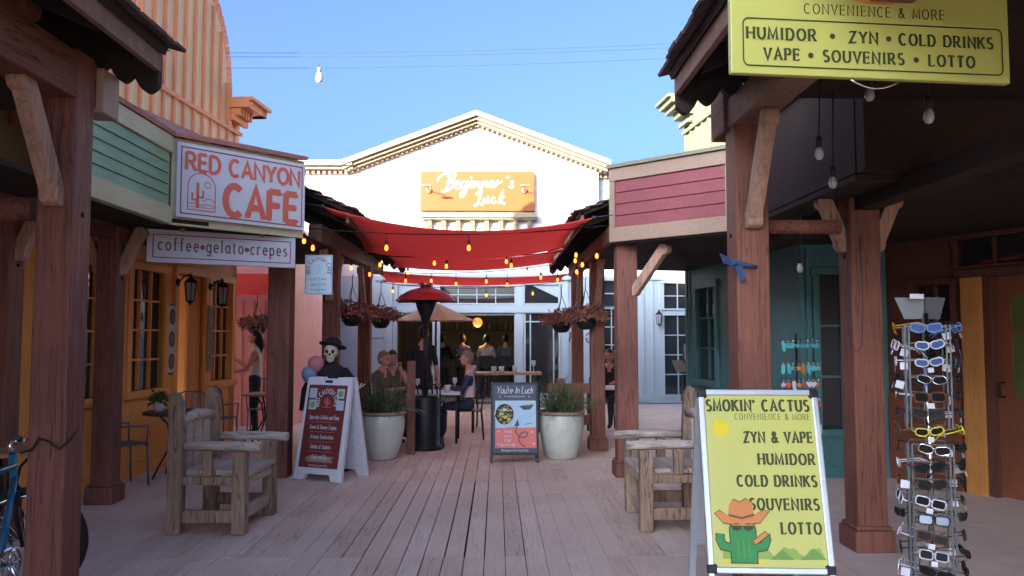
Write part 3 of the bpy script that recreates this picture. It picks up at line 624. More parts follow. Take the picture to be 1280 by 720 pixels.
o_ = so_.build('canopy_soffit', 'soffit', cafe); mo = o_.modifiers.new('t', 'SOLIDIFY'); mo.thickness = .04; mo.offset = 1
for x_, y_, pl__ in ((-3.9, 6.4, True), (-3.78, 7.9, True)):
    post(cafe, x_, y_, FZ0, .2, pl__, ((-1, 0), (1, 0)), 2.25, 2.64, .18)
MB().bar((-3.84, 4.3, 2.62), (-3.78, 8.5, 2.62), .14, .14).build('beam', 'beam', cafe)
post(cafe, -2.49, 9.3, FZ0, .25, False, (), 2.2)
# near timber porch, left
pr1 = thing('timber_porch', 'dark shingled timber porch with a reddish post at the left edge', 'porch', (-2.4, 4.4, 0))
post(pr1, -2.40, 4.45, 3.18, .2, False, ((0, -1),), 2.36, 2.92, .34)
post(pr1, -2.40, 1.0, 3.0, .2, False, ((0, -1), (0, 1)), 2.36, 2.92, .34)
MB().bar((-2.4, -4, 3.03), (-2.4, 4.62, 3.03), .2, .26).build('beam', 'beam', pr1, bevel=.01)
MB().bar((-2.33, 4.56, 3.01), (-2.33, 4.76, 3.01), .14, .26).build('beam_end', 'taupe', pr1, bevel=.01)
MB().tube([(-2.55, 4.45, 2.3), (-4.2, 4.45, 2.3)], .07, 10).tube([(-2.4, 4.1, 3.3), (-4.5, 4.1, 3.3)], .07, 10).build('cross_beam', 'beam', pr1)
MB().box((-5.3, -4, 2.93), (-2.51, 4.7, 2.97)).box((-5.3, 4.7, 2.6), (-3.2, 4.76, 4.2)).build('ceiling', 'soffit', pr1)
porch_roof(pr1, -1.98, -4.6, 3.27, 4.4, -4, 4.72, 1)
nb1 = thing('added_shade_block', 'tall plain unseen block added behind the left porch to shade the alley', 'building', (-7, 0, 0))  # unseen mass, made tall to keep the sun off the alley
MB().box((-9, -7, 0), (-5.35, 4.6, 6.6)).build('wall', 'tan', nb1)
# ================================================================ SHOP BUILDING (right)
shop = thing('shop_building', 'teal and brown shop with mauve plank fascia and pale green false front', 'building', (5, 8, 0))
FR_ = Fr((3.1, 13, 0), (.0957, -.9954, 0))
def rs(Y): return (13 - Y) * 1.0046
h1 = (rs(12.5), .95, rs(11.72), 2.33)
w_ = MB(); holes_wall(w_, FR_, 0, rs(9.1), 0, 2.72, [h1], .2)
pe = FR_.p(rs(9.1), 0); FTq = Fr(pe, (1, 0, 0)); hd = (.22, .55, .75, 2.3)
holes_wall(w_, FTq, .003, 1.0, 0, 2.72, [hd], .2); w_.slab(Fr(FR_.p(0, 0), (1, 0, 0)), -.2, 0, 5, 2.72, -.25, -.01) if False else None
w_.slab(Fr((8, 13, 0), (-1, 0, 0)), 0, 0, 4.9, 2.72, -.2, 0)
w_.build('wall', 'teal', shop); window(shop, FR_, *h1, 2, 3, 'teal', fw=.1); window(shop, FTq, *hd, 2, 3, 'teal', fw=.08)
m_ = MB(); m_.slab(FTq, .01, 0, 1.0, .12, .002, .03); m_.ring(FTq, .2, .15, .78, .46, .05, .006); m_.slab(FTq, .06, .12, .11, 2.6, .002, .04); m_.slab(FTq, .9, .12, .96, 2.6, .002, .04); m_.slab(FR_, 0.01, 0, rs(9.1), .14, .002, .03); m_.slab(FR_, .01, .14, .1, 2.7, .002, .03); m_.build('wall_trim', 'teal', shop)
q0 = V((pe.x + 1.0, pe.y, 0)); q1 = V((5.75, 6.0, 0)); FB = Fr(q0, q1 - q0); LB = (q1 - q0).length
def bs(px):       # place along the brown wall seen at pixel column px
    k = (px - 621) / 1000; d = (q1 - q0) / LB; return (k * q0.y - q0.x) / (d.x - k * d.y)
dx0, dx1 = bs(1246), bs(1246) + .95
wn = (bs(1150), 1.35, bs(1196), 2.15); tn = (bs(1206), 2.32, dx1 + .2, 2.6)
w_ = MB(); holes_wall(w_, FB, .003, LB, 0, 2.72, [(dx0, 0, dx1, 2.2), wn, tn], .2); w_.box((q1.x, -6, 0), (q1.x + .2, 5.99, 2.72)); w_.build('shop_wall', 'maroon', shop)
window(shop, FB, *wn, 2, 2, 'maroon', fw=.06); window(shop, FB, *tn, 4, 1, 'maroon', fw=.05, sill=False)
m_ = MB(); m_.slab(FB, bs(1211), 0, bs(1236), 2.2, .002, .05); m_.slab(FB, dx1 + .02, 0, dx1 + .16, 2.2, .002, .05); m_.build('door_casing', 'ochre', shop, bevel=.006)
MB().slab(FB, .02, 0, bs(1206), .95, .002, .03).build('wainscot', 'door', shop); MB().slab(FB, bs(1206), 2.2, dx1 + .2, 2.28, .002, .06).build('door_lintel', 'maroon', shop)
dm = MB(); holes_wall(dm, Fr(FB.p(0, 0, -.06), FB.u), dx0, dx1, .01, 2.2, [(dx0 + .16, 1.0, dx1 - .16, 2.0)], .05); dm.ring(Fr(FB.p(0, 0, -.058), FB.u), dx0 + .14, .15, dx1 - .14, .85, .05, .004); do = dm.build('door', 'door', shop, bevel=.004)
MB().slab(FB, dx0 + .16, 1.0, dx1 - .16, 2.0, -.1, -.08).build('door_glass', 'greenglass', do); MB().slab(FB, dx0 + .16, 1.62, dx1 - .16, 1.66, -.078, -.055).build('door_muntin', 'door', do)
MB().tube([FB.p(dx0 + .08, 1.0, -.05), FB.p(dx0 + .08, 1.0, .02), FB.p(dx0 + .08, 1.14, .02), FB.p(dx0 + .08, 1.14, -.05)], .012, 6).build('handle', 'blackmetal', do)
# false front
poly = [(rs(13), 2.72), (rs(6), 2.72), (rs(6), 5.35), (rs(9.9), 5.35)] + [(rs(11.3 + 1.25 * math.cos(R(180 - a))), 5.95 + 1.25 * math.sin(R(180 - a))) for a in range(0, 181, 10)] + [(rs(12.55), 5.35), (rs(13), 5.35)]
MB().prism(FR_, poly, -.25, 0).build('false_front', 'palegreen', shop); MB().slab(FR_, .02, 2.72, rs(6), 5.2, -5, -.27).build('building_mass', 'palegreen', shop)
bt = MB(); Y = 6.1
while Y < 13:
    top = 5.35 if not 10.06 < Y < 12.54 else 5.9 + 1.25 * math.sqrt(max(0, 1 - ((Y - 11.3) / 1.25) ** 2))
    bt.slab(FR_, rs(Y) - .022, 3.5, rs(Y) + .022, top, .002, .03); Y += .262
bt.slab(FR_, 0, 4.9, rs(6), 4.96, .031, .05); pa = [(rs(11.3 + 1.28 * math.cos(R(a))), 5.95 + 1.3 * math.sin(R(a))) for a in range(0, 181, 6)]
for a, b in zip(pa, pa[1:]): bt.bar(FR_.p(*a, -.06), FR_.p(*b, -.06), .34, .1, 0, FR_.n)
for a, b in ((rs(13) - .16, rs(12.55)), (rs(10.05), rs(6))):
    bt.slab(FR_, a - .04, 5.34, b, 5.42, -.25, .36); bt.slab(FR_, a - .1, 5.421, b, 5.47, -.25, .42); bt.slab(FR_, a + .02, 5.26, b, 5.338, -.2, .28); bt.slab(FR_, a + .08, 5.16, b, 5.258, -.1, .16); bt.slab(FR_, a + .14, 5.02, b, 5.08, .051, .10)
bt.build('batten', 'palegreen', shop)
QA, QB, QC = V((1.31, 9.12, 0)), V((2.42, 8.08, 0)), V((2.42, 3.5, 0))
FM = Fr(QA, QB - QA); Lm = (QB - QA).length; fm = MB()
for i in range(4):
    a = FZ0 + .17 + i * .53 / 4; b = a + .53 / 4 - .008
    fm.add([FM.p(.08, a, .02), FM.p(Lm - .08, a, .02), FM.p(Lm - .08, b, .008), FM.p(.08, b, .008), FM.p(.08, a, 0), FM.p(Lm - .08, a, 0)], [(0, 1, 2, 3), (4, 5, 1, 0)])
fm.slab(FM, 0, FZ0, Lm, FZ1, -.05, 0);  
fm.build('fascia_boards', 'mauve', shop)
ft = MB(); ft.slab(FM, 0, FZ0, Lm, FZ0 + .165, .002, .035); ft.slab(FM, 0, FZ1 - .15, Lm, FZ1, .002, .035); ft.slab(FM, 0, FZ0 + .166, .075, FZ1 - .151, .002, .034); ft.slab(FM, Lm - .075, FZ0 + .166, Lm, FZ1 - .151, .002, .034); ft.build('fascia_trim', 'taupe', shop, bevel=.005)
rf = MB(); e0, e1, e2, e3 = [V((p.x, p.y, FZ1 + .02)) for p in (QA + V((-.05, 3.4, 0)), QA + V((-.06, -.04, 0)), QB + V((-.06, -.04, 0)), QC)]
r0, r1, r2, r3 = FR_.p(rs(12.9), 3.7, .03), FR_.p(rs(11), 3.72, .03), FR_.p(rs(8.2), 3.68, .03), FR_.p(rs(6), 3.65, .03)
rf.add([e1, r1, r0], [(0, 1, 2)]); rf.add([e1, e2, r2, r1], [(0, 1, 2, 3)]); rf.add([e2, e3, r3, r2], [(0, 1, 2, 3)])
ro = rf.build('canopy_roof', 'roofpale', shop); mo = ro.modifiers.new('t', 'SOLIDIFY'); mo.thickness = .04; mo.offset = 0
so_ = MB(); so_.add([(QA.x, QA.y + 3.4, 2.69), (QA.x, QA.y, 2.69), (QB.x, QB.y, 2.69), (QB.x, 5.3, 2.69), (6.5, 5.3, 2.69), (6.5, 12.9, 2.69), (3.0, 12.9, 2.69)], [(0, 1, 2, 3, 4, 5, 6)]); so_.box((QB.x, 5.16, 2.69), (6.5, 5.28, 4.2)); so_.box((QB.x, 5.3, 2.7), (QB.x + .05, QB.y - .1, 3.53))
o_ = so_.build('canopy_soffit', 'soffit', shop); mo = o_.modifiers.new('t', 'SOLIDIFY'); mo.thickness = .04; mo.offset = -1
post(shop, 1.50, 9.28, FZ0, .24, True, ((.72, -.69),), 2.12, 2.6, .42)
post(shop, 2.80, 6.1, FZ0, .23, True, ((-1, 0), (1, 0)), 2.3, 2.66, .16)
MB().bar((2.8, -3, 2.62), (2.8, 7.9, 2.62), .16, .13).build('beam', 'soffit', shop)
pr2 = thing('timber_porch', 'dark shingled timber porch with pale bracket on the right, above the yellow sign', 'porch', (1.68, 5.2, 0))
post(pr2, 1.68, 5.3, 3.2, .22, False, ((0, -1),), 2.36, 2.98, .36)
post(pr2, 1.68, 1.2, 3.1, .22, False, ((0, -1), (0, 1)), 2.36, 2.98, .36)
MB().bar((1.66, -4, 3.1), (1.66, 5.5, 3.1), .2, .2).build('beam', 'verge', pr2, bevel=.01); MB().bar((1.6, 5.3, 3.16), (1.6, 5.62, 3.16), .14, .36).build('beam_end', 'beam', pr2, bevel=.01)
MB().tube([(1.8, 5.3, 2.33), (2.3, 5.3, 2.33)], .05, 10).build('cross_beam', 'beam', pr2)
MB().box((1.78, -4, 3.16), (6.2, 5.14, 3.2)).build('ceiling', 'soffit', pr2)  # boards added to block skylight and darken the porch
porch_roof(pr2, 1.14, 4.6, 3.27, 4.75, -4, 5.12, -1)
# far timber porches at both sides of the patio
pr3 = thing('timber_porch', 'shingled porch beside the red sails, behind the cafe sign', 'porch', (-2.15, 11, 0))
for y_ in (10.45, 13.1): post(pr3, -2.15, y_, 2.75, .2, False, ((0, -1), (0, 1)), 2.1, 2.66, .4)
MB().bar((-2.15, 9.45, 2.82), (-2.15, 14.6, 2.82), .16, .2).build('beam', 'verge', pr3); porch_roof(pr3, -1.68, -3.4, 3.0, 3.75, 9.15, 14.9, 1)
pr4 = thing('timber_porch', 'shingled porch beside the red sails, right of the patio', 'porch', (1.43, 11, 0))
for y_, b_ in ((11.4, True), (14.2, False)): post(pr4, 1.43, y_, 2.75, .2, b_, ((0, -1), (0, 1)), 2.1, 2.66, .4)
MB().bar((1.43, 9.45, 2.82), (1.43, 15.0, 2.82), .16, .2).build('beam', 'verge', pr4); porch_roof(pr4, .97, 2.9, 3.0, 3.75, 9.3, 15.1, -1)
nb2 = thing('added_shade_block', 'long unseen block added behind the viewer to shade the lower facade', 'building', (-20, -14, 0))  # unseen, added to cast shade over the alley and lower facade
MB().box((-36, -18, 0), (-8, -14, 9.9)).build('wall', 'tan', nb2)
# ================================================================ SIGNS
# cafe sign on the diagonal fascia
s0, s1, z0, z1 = .05, Ls - .02, 2.745, 3.475; SWd, SHt = s1 - s0, z1 - z0
t = thing('cafe_sign', 'large white sign reading RED CANYON CAFE in red letters on the cafe fascia', 'sign', FS.p(s0 + SWd / 2, z0))
MB().slab(FS, s0, z0, s1, z1, .0, .05).build('sign_board', 'signwhite', t, bevel=.004)
b = MB(); D = .0525
b.ring(FS, s0 + .035, z0 + .035, s1 - .035, z1 - .035, .012, D, 1)
text(b, FS, 'RED CANYON', s0 + .09, z1 - .255, .165, .21, D, 0, wx=.9, sp=.24, serif=.1, fit=SWd - .17)
text(b, FS, 'CAFE', s0 + .50, z0 + .075, .30, .23, D, 0, wx=.95, sp=.26, serif=.09, fit=SWd - .60)
ex, ey, ew, eh = s0 + .11, z0 + .085, .28, .37
arch = [(ex, ey), (ex, ey + eh - ew / 2)] + [(ex + ew / 2 + ew / 2 * math.cos(R(a)), ey + eh - ew / 2 + ew / 2 * math.sin(R(a))) for a in range(170, -1, -10)] + [(ex + ew, ey), (ex, ey)]
b.ribbon(FS, arch, .010, D, 0)
b.ribbon(FS, [(ex + .10, ey + .02), (ex + .10, ey + .26)], .03, D, 0); b.disc(FS, ex + .10, ey + .26, .015, .015, D + .0003, 0)
for q in ([(.10, .10), (.045, .10), (.045, .17)], [(.10, .13), (.155, .13), (.155, .20)]): b.ribbon(FS, [(ex + i, ey + j) for i, j in q], .017, D + .0006, 0)
b.ribbon(FS, [(ex + .20 + .03 * math.cos(R(a)), ey + .26 + .03 * math.sin(R(a))) for a in range(0, 361, 30)], .007, D, 0)
b.ribbon(FS, [(ex, ey + .055), (ex + .06, ey + .07), (ex + .12, ey + .05), (ex + .2, ey + .065), (ex + ew, ey + .05)], .007, D + .0009, 0)
b.ribbon(FS, [(ex + .15, ey + .09), (ex + .19, ey + .12), (ex + .25, ey + .12), (ex + ew, ey + .09)], .007, D, 0); b.ribbon(FS, [(ex, ey + .03), (ex + ew, ey + .03)], .006, D, 0)
b.build('sign_lettering', ['signred', 'plum'], t)
# lower sign
FL = Fr((-3.48, 7.98, 0), V((-2.2, 8.72, 0)) - V((-3.48, 7.98, 0))); LL = 1.478; z0, z1 = 2.335, 2.665
t = thing('cafe_sign', 'narrow white sign reading coffee gelato crepes hung under the large cafe sign', 'sign', FL.p(LL / 2, z0))
MB().slab(FL, 0, z0, LL, z1, -.02, .02).build('sign_board', 'signwhite', t, bevel=.004)
b = MB(); b.ring(FL, .05, z0 + .045, LL - .05, z1 - .045, .010, .0225, 1); b.ring(FL, .005, z0 + .005, LL - .005, z1 - .005, .012, .0225, 2)
x = .105; ws = [('coffee', 0), ('*', 1), ('gelato', 0), ('*', 1), ('crepes', 0)]
tot = sum(textwidth(w, .125, .92, .40) for w, _ in ws) + 4 * .045; k = (LL - .2) / tot
for w, mi in ws:
    x += text(b, FL, w, x, z0 + .125, .125, .115, .0225, mi if mi else 3, wx=.92 * k, sp=.40 * k, serif=.11) + .045 * k
b.build('sign_lettering', ['plum', 'plum', 'signwhite', 'brownink'], t)
for q in (.33, 1.12):
    hk = MB(); hk.slab(FL, q - .02, z1 - .015, q + .02, z1 + .02, -.03, .03); hk.tube([FL.p(q, z1 + .015), FL.p(q, 2.70)], .012, 6); hk.build('hook', 'amber', t)
# small hanging sign
FH = Fr((-2.19, 9.15, 0), V((1, .06, 0))); z0, z1, wd = 2.07, 2.525, .31
t = thing('cafe_sign', 'small pale blue hanging sign with an arched RED CANYON CAFE', 'sign', FH.p(wd / 2, z0))
MB().slab(FH, 0, z0, wd, z1, -.012, .012).build('sign_board', 'paleblue', t, bevel=.003)
b = MB(); b.ring(FH, .008, z0 + .008, wd - .008, z1 - .008, .005, .014, 1)
text(b, FH, 'RED CANYON CAFE', 0, 0, .042, .17, .014, 0, wx=.85, sp=.3, arc=(wd / 2, z0 + .29, .10, 205, -25))
b.ribbon(FH, [(wd / 2, z0 + .24), (wd / 2, z0 + .35)], .022, .014, 2)
for q in ([(0, .28), (-.035, .28), (-.035, .32)], [(0, .29), (.035, .29), (.035, .34)]): b.ribbon(FH, [(wd / 2 + i, z0 + j) for i, j in q], .012, .0145, 2)
b.ribbon(FH, [(wd / 2 - .075, z0 + .24), (wd / 2 + .075, z0 + .24)], .006, .0147, 2)
for i, w in enumerate(('coffee', 'gelato', 'crepes')):
    text(b, FH, w, wd / 2, z0 + .165 - i * .06, .034, .14, .014, 1, wx=1, sp=.42, align='c', serif=.1); b.ribbon(FH, [(wd / 2 - .03, z0 + .15 - i * .06), (wd / 2 + .03, z0 + .15 - i * .06)], .003, .0142, 1)
b.build('sign_lettering', ['plum', 'blueink', 'skyblue'], t)
for q in (.02, wd - .02): MB().tube([FH.p(q, z1), FH.p(q, 2.74)], .004, 5).build('chain', 'blackmetal', t)
# yellow hanging shop sign
FY_ = Fr((.955, 3.20, 0), V((2.185, 3.32, 0)) - V((.955, 3.20, 0))); LW = 1.236; z0 = 2.672; z1 = 3.16
t = thing('shop_sign', 'lime yellow hanging sign reading CONVENIENCE & MORE with a boxed list', 'sign', FY_.p(LW / 2, z0))
MB().slab(FY_, 0, z0, LW, z1, -.02, .012).build('sign_board', 'lime', t, bevel=.004)
b = MB(); D = .0145
def X_(px): return (px - 920) / 358 * LW
b.ring(FY_, X_(935) + .02, z0 + .033, X_(1268) - .02, z0 + .247, .005, D, 0) if False else None
rx0, rx1, ry0, ry1, rr = X_(935), X_(1268), z0 + .034, z0 + .232, .025
rr_pts = []
for cx_, cy_, a0 in ((rx1 - rr, ry1 - rr, 0), (rx0 + rr, ry1 - rr, 90), (rx0 + rr, ry0 + rr, 180), (rx1 - rr, ry0 + rr, 270)): rr_pts += [(cx_ + rr * math.cos(R(a0 + k * 15)), cy_ + rr * math.sin(R(a0 + k * 15))) for k in range(7)]
b.ribbon(FY_, rr_pts + [rr_pts[0]], .006, D, 0)
text(b, FY_, 'CONVENIENCE & MORE', X_(1102), z0 + .262, .042, .11, D, 0, align='c', fit=X_(1192) - X_(1012), serif=.09, con=.5)
for w, a, e, row in (('HUMIDOR', 940, 1025, 0), ('ZYN', 1069, 1104, 0), ('COLD DRINKS', 1133, 1255, 0), ('VAPE', 961, 1004, 1), ('SOUVENIRS', 1035, 1137, 1), ('LOTTO', 1171, 1230, 1)):
    text(b, FY_, w, X_(a), z0 + (.147 if row == 0 else .062), .047, .24, D, 0, fit=X_(e) - X_(a), serif=.14, con=.5)
for px, yy in ((1047, .17), (1119, .17), (1019, .085), (1154, .085)): b.disc(FY_, X_(px), z0 + yy, .012, .012, D, 0)
b.disc(FY_, X_(1104), z0 + .345, .125, .03, D, 1); b.disc(FY_, X_(1104), z0 + .36, .06, .03, D + .0005, 0)
b.build('sign_lettering', ['olive', 'hatbrown'], t)
for q in (.1, LW - .1): MB().tube([FY_.p(q, z1), FY_.p(q, 3.42)], .006, 5).build('chain', 'blackmetal', t)
MB().tube([FY_.p(.52 + .028 * k, z0 - .005 - .034 * math.sin(math.pi * k / 8), 0) for k in range(9)], .004, 6).build('wire_loop', 'chrome', t)
# A-frame signs
def lean(w, h, sp, z0):      # front face frame of an A-frame, local
    return Fr((-w / 2, -sp / 2, z0), (1, 0, 0), V((0, sp / 2 - .03, h)))
def world_fr(t, F):
    Mx = Matrix.LocRotScale(t.location, t.rotation_euler, None); R3 = Mx.to_3x3()
    return Fr(Mx @ F.o, R3 @ F.u, R3 @ F.v)
t = thing('menu_board', 'white plastic A-frame sign with a maroon cafe menu ending OPEN NOW', 'sign', (-1.87, 9.22, 0), R(-24.5))
w, h, sp = .635, 1.12, .52
F = world_fr(t, lean(w, h, sp, 0)); FB_ = world_fr(t, Fr((w / 2, sp / 2, 0), (-1, 0, 0), V((0, -sp / 2 + .03, h))))
H = math.hypot(h, sp / 2)
ol = [(0, 0), (.13, 0), (.16, .07), (w - .16, .07), (w - .13, 0), (w, 0), (w - .02, H), (w * .68, H), (w * .66, H - .02), (w * .34, H - .02), (w * .32, H), (.02, H)]
MB().prism(F, ol, -.03, .03).build('front_panel', 'plastic', t, bevel=.008)
bk = MB(); bk.prism(FB_, ol, -.02, .02)
for i in range(6):
    for j in range(9):
        cx, cy = .08 + i * .095, .17 + j * .105 + (i % 2) * .052
        if cy < H - .1:
            hx = [(cx + .055 * math.cos(R(a)), cy + .055 * math.sin(R(a))) for a in range(0, 361, 60)]
            for p, q in zip(hx, hx[1:]): bk.bar(FB_.p(*p, -.022), FB_.p(*q, -.022), .012, .014, 0, FB_.n)
bk.build('rear_panel', 'plastic', t)
b = MB(); D = .032; x0, x1, y0, y1 = .055, w - .055, .14, H - .09
b.rect(F, x0, y0, x1, y1, D, 0); mx = w / 2; D2 = D + .002
text(b, F, 'RED CANYON CAFE', 0, 0, .055, .2, D2, 1, wx=.8, sp=.25, arc=(mx + .01, y1 - .20, .105, 200, -20))
b.ribbon(F, [(mx + .01, y1 - .25), (mx + .01, y1 - .14)], .02, D2, 2); b.ribbon(F, [(mx - .05, y1 - .25), (mx + .07, y1 - .25)], .006, D2 + .001, 2)
for q in ([(0, -.20), (-.03, -.20), (-.03, -.16)], [(0, -.21), (.03, -.21), (.03, -.17)]): b.ribbon(F, [(mx + .01 + i, y1 + j) for i, j in q], .012, D2 + .0005, 2)
for xx, yy, mi in ((x0 + .02, y1 - .15, 3), (x0 + .03, y1 - .28, 4), (x1 - .13, y1 - .15, 4), (x1 - .12, y1 - .28, 3)):
    b.rect(F, xx, yy, xx + .10, yy + .11, D2, 5); b.disc(F, xx + .05, yy + .06, .035, .03, D2 + .001, mi); b.poly(F, [(xx + .03, yy + .02), (xx + .07, yy + .02), (xx + .085, yy + .075), (xx + .015, yy + .075)], D2 + .0015, 1 if mi == 3 else mi)
for i, s_ in enumerate(('Specialty Coffee and Teas', 'Sweet & Savory Crepes', 'Artisan Sandwiches', 'Gelato & Sorbets', 'Grab and Go')):
    yy = y1 - .385 - i * .108; text(b, F, s_, mx, yy, .042, .16, D2, 1, sp=.16, wx=.72, align='c', slant=.12, fit=(.40, .36, .31, .27, .20)[i]); b.rect(F, mx - .17, yy - .035, mx + .17, yy - .030, D2, 2)
yy = y0 + .065; b.poly(F, [(mx - .19, yy + .03), (mx - .13, yy + .075), (mx - .13, yy + .065), (mx + .2, yy + .065), (mx + .17, yy + .03), (mx + .2, yy - .005), (mx - .13, yy - .005), (mx - .13, yy - .015)], D2, 6)
text(b, F, 'OPEN NOW!', mx + .01, yy + .012, .038, .13, D2 + .001, 1, sp=.2, align='c', fit=.25); text(b, F, '@redcanyoncafe', mx, y0 + .015, .026, .12, D2, 1, sp=.2, align='c', fit=.25)
b.build('menu_poster', ['signmaroon', 'signwhite', 'coral', 'yellow', 'hill', 'skyblue', 'taupe'], t)
MB().slab(F, w / 2 - .05, H - .065, w / 2 + .05, H - .035, .028, .033).build('handle_slot', 'ink', t)
# You're In Luck board
t = thing('sandwich_board', "black A-frame sign with a navy and coral You're In Luck food poster", 'sign', (.23, 10.45, 0), 0)
w, h, sp = .61, .99, .5; F = world_fr(t, lean(w, h, sp, 0)); H = math.hypot(h, sp / 2)
fr = MB(); fr.slab(F, 0, 0, .025, H, -.012, .012); fr.slab(F, w - .025, 0, w, H, -.012, .012); fr.slab(F, .025, H - .025, w - .025, H, -.012, .012); fr.slab(F, .025, .1, w - .025, .125, -.012, .012); fr.build('frame', 'blackmetal', t)
F2_ = world_fr(t, Fr((w / 2, sp / 2, 0), (-1, 0, 0), V((0, -sp / 2 + .03, h)))); fr = MB(); fr.slab(F2_, 0, 0, .025, H, -.012, .012); fr.slab(F2_, w - .025, 0, w, H, -.012, .012); fr.slab(F2_, .025, .1, w - .025, H - .03, -.008, .008); fr.build('rear_panel', 'blackmetal', t)
b = MB(); x0, x1, y0, y1 = .026, w - .026, .126, H - .026; b.slab(F, x0, y0, x1, y1, -.008, .004, 0); D = .006; hh = y1 - y0
b.rect(F, x0 + .03, y0 + .06, x1 - .005, y0 + hh * .36, D, 1); b.rect(F, x0 + .03, y0 + hh * .36 + .001, x1 - .005, y0 + hh * .76, D, 2)
b.poly(F, [(x0 + .03, y0 + hh * .36), (x0 + .1, y0 + hh * .35), (x0 + .25, y0 + hh * .375), (x0 + .4, y0 + hh * .355), (x1 - .005, y0 + hh * .37), (x1 - .005, y0 + hh * .34), (x0 + .03, y0 + hh * .34)], D + .001, 1)
text(b, F, "You're In Luck", (x0 + x1) / 2, y1 - .115, .085, .1, D, 3, wx=.95, sp=.14, slant=.22, align='c', fit=.47); text(b, F, 'IF YOU RE BRUNCHING', (x0 + x1) / 2, y1 - .165, .018, .14, D, 3, sp=.4, align='c', fit=.26)
for xx in (x0 + .09, x1 - .09): b.poly(F, [(xx + .02 * (1 if k % 2 == 0 else .35) * math.cos(R(45 * k)), y1 - .158 + .02 * (1 if k % 2 == 0 else .35) * math.sin(R(45 * k))) for k in range(8)], D, 1)
bw = (x0 + .15, y0 + hh * .56)
b.disc(F, *bw, .13, .145, D + .002, 3); b.disc(F, *bw, .118, .132, D + .003, 5)
for k in range(46):
    a, r_ = random.random() * 6.28, random.random() ** .5; q = random.uniform(.010, .03)
    b.disc(F, bw[0] + .1 * r_ * math.cos(a), bw[1] + .115 * r_ * math.sin(a), q, q * random.uniform(.5, 1), D + .0035 + .0001 * k, random.choice((4, 4, 6, 7, 3, 5)), 8)
b.poly(F, [(x0 + .33, y0 + hh * .68), (x0 + .53, y0 + hh * .70), (x0 + .48, y0 + hh * .63), (x0 + .40, y0 + hh * .62)], D + .002, 0); b.poly(F, [(x0 + .35, y0 + hh * .69), (x0 + .51, y0 + hh * .73), (x0 + .52, y0 + hh * .705)], D + .003, 6)
b.poly(F, [(x0 + .40, y0 + hh * .40), (x0 + .53, y0 + hh * .38), (x0 + .47, y0 + hh * .45)], D + .002, 3); b.ribbon(F, [(x0 + .47, y0 + hh * .45), (x0 + .46, y0 + hh * .55)], .012, D + .003, 3); b.ribbon(F, [(x0 + .41, y0 + hh * .41), (x0 + .50, y0 + hh * .43)], .008, D + .004, 0)
b.poly(F, [(x0 + .27, y0 + hh * .38), (x0 + .34, y0 + hh * .39), (x0 + .32, y0 + hh * .49)], D + .005, 0)
lp = [(.31, .38), (.29, .31), (.33, .24), (.40, .22), (.44, .26), (.42, .30), (.36, .28), (.33, .20), (.36, .12), (.42, .09)]
script(b, F, [[(x0 + i, y0 + j * hh) for i, j in lp]], 0, 0, 1, .012, D + .006, 0)
for i, s_ in enumerate(('THIS', 'WAY', 'FOR', 'SEATING')): text(b, F, s_, x0 + .19, y0 + hh * .285 - i * .055, .03, .2, D + .001, 3, sp=.3, align='c')
for xx, yy in ((.07, .31), (.07, .13), (.50, .30), (.52, .13)):
    b.ribbon(F, [(x0 + xx - .018, y0 + hh * yy), (x0 + xx + .018, y0 + hh * yy)], .008, D + .001, 3); b.ribbon(F, [(x0 + xx, y0 + hh * yy - .018), (x0 + xx, y0 + hh * yy + .018)], .008, D + .0015, 3)
text(b, F, '@beginnersluckaz', (x0 + x1) / 2, y0 + .02, .026, .15, D, 3, sp=.25, align='c', fit=.34)
b.build('poster', ['navy', 'coral', 'skyblue', 'signwhite', 'food1', 'ink', 'yellow', 'food2'], t)
# Smokin' Cactus board
t = thing('sandwich_board', "lime yellow metal framed A-frame sign reading SMOKIN' CACTUS with a cactus in a hat", 'sign', (1.50, 4.64, 0), R(-4))
w = .675; Fq = world_fr(t, Fr((-w / 2, -.36, 0), (1, 0, 0), V((0, .33, 1.29)))); F = Fq; H = math.hypot(.33, 1.29); yb = .33
fr = MB(); fw_ = .034
fr.slab(F, 0, 0, fw_, H, -.02, .014); fr.slab(F, w - fw_, 0, w, H, -.02, .014); fr.slab(F, fw_, H - fw_, w - fw_, H, -.02, .014); fr.slab(F, fw_, yb, w - fw_, yb + fw_, -.02, .014); fr.build('frame', 'alu', t, bevel=.006)

for xx in (-.004, w - .05):
    for yy in (yb - .004, H - .05): MB().slab(F, xx, yy, xx + .054, yy + .054, -.024, .0165).build('corner_cap', 'blackmetal', t, bevel=.01)

FR2 = world_fr(t, Fr((w / 2, .40, 0), (-1, 0, 0), V((0, -.39, 1.29)))); fr = MB()
fr.slab(FR2, 0, 0, .04, H, -.016, .016); fr.slab(FR2, w - .04, 0, w, H, -.016, .016); fr.slab(FR2, .04, .35, w - .04, .39, -.014, .014); fr.slab(FR2, .04, .39, w - .04, H - .02, -.006, .006); fr.build('rear_frame', 'alu', t)
b = MB(); x0, x1, y0, y1 = fw_, w - fw_, yb + fw_, H - fw_; b.slab(F, x0, y0, x1, y1, -.01, .002, 0); D = .0042; ph = y1 - y0; xr_ = x1 - .02
def yf(f): return y1 - f * ph
text(b, F, "SMOKIN' CACTUS", x0 + .012, yf(.095), .062, .24, D, 1, serif=.14, con=.5, fit=x1 - x0 - .034)
text(b, F, 'CONVENIENCE & MORE', xr_, yf(.148), .033, .11, D, 1, align='r', serif=.08, con=.5, fit=.42)
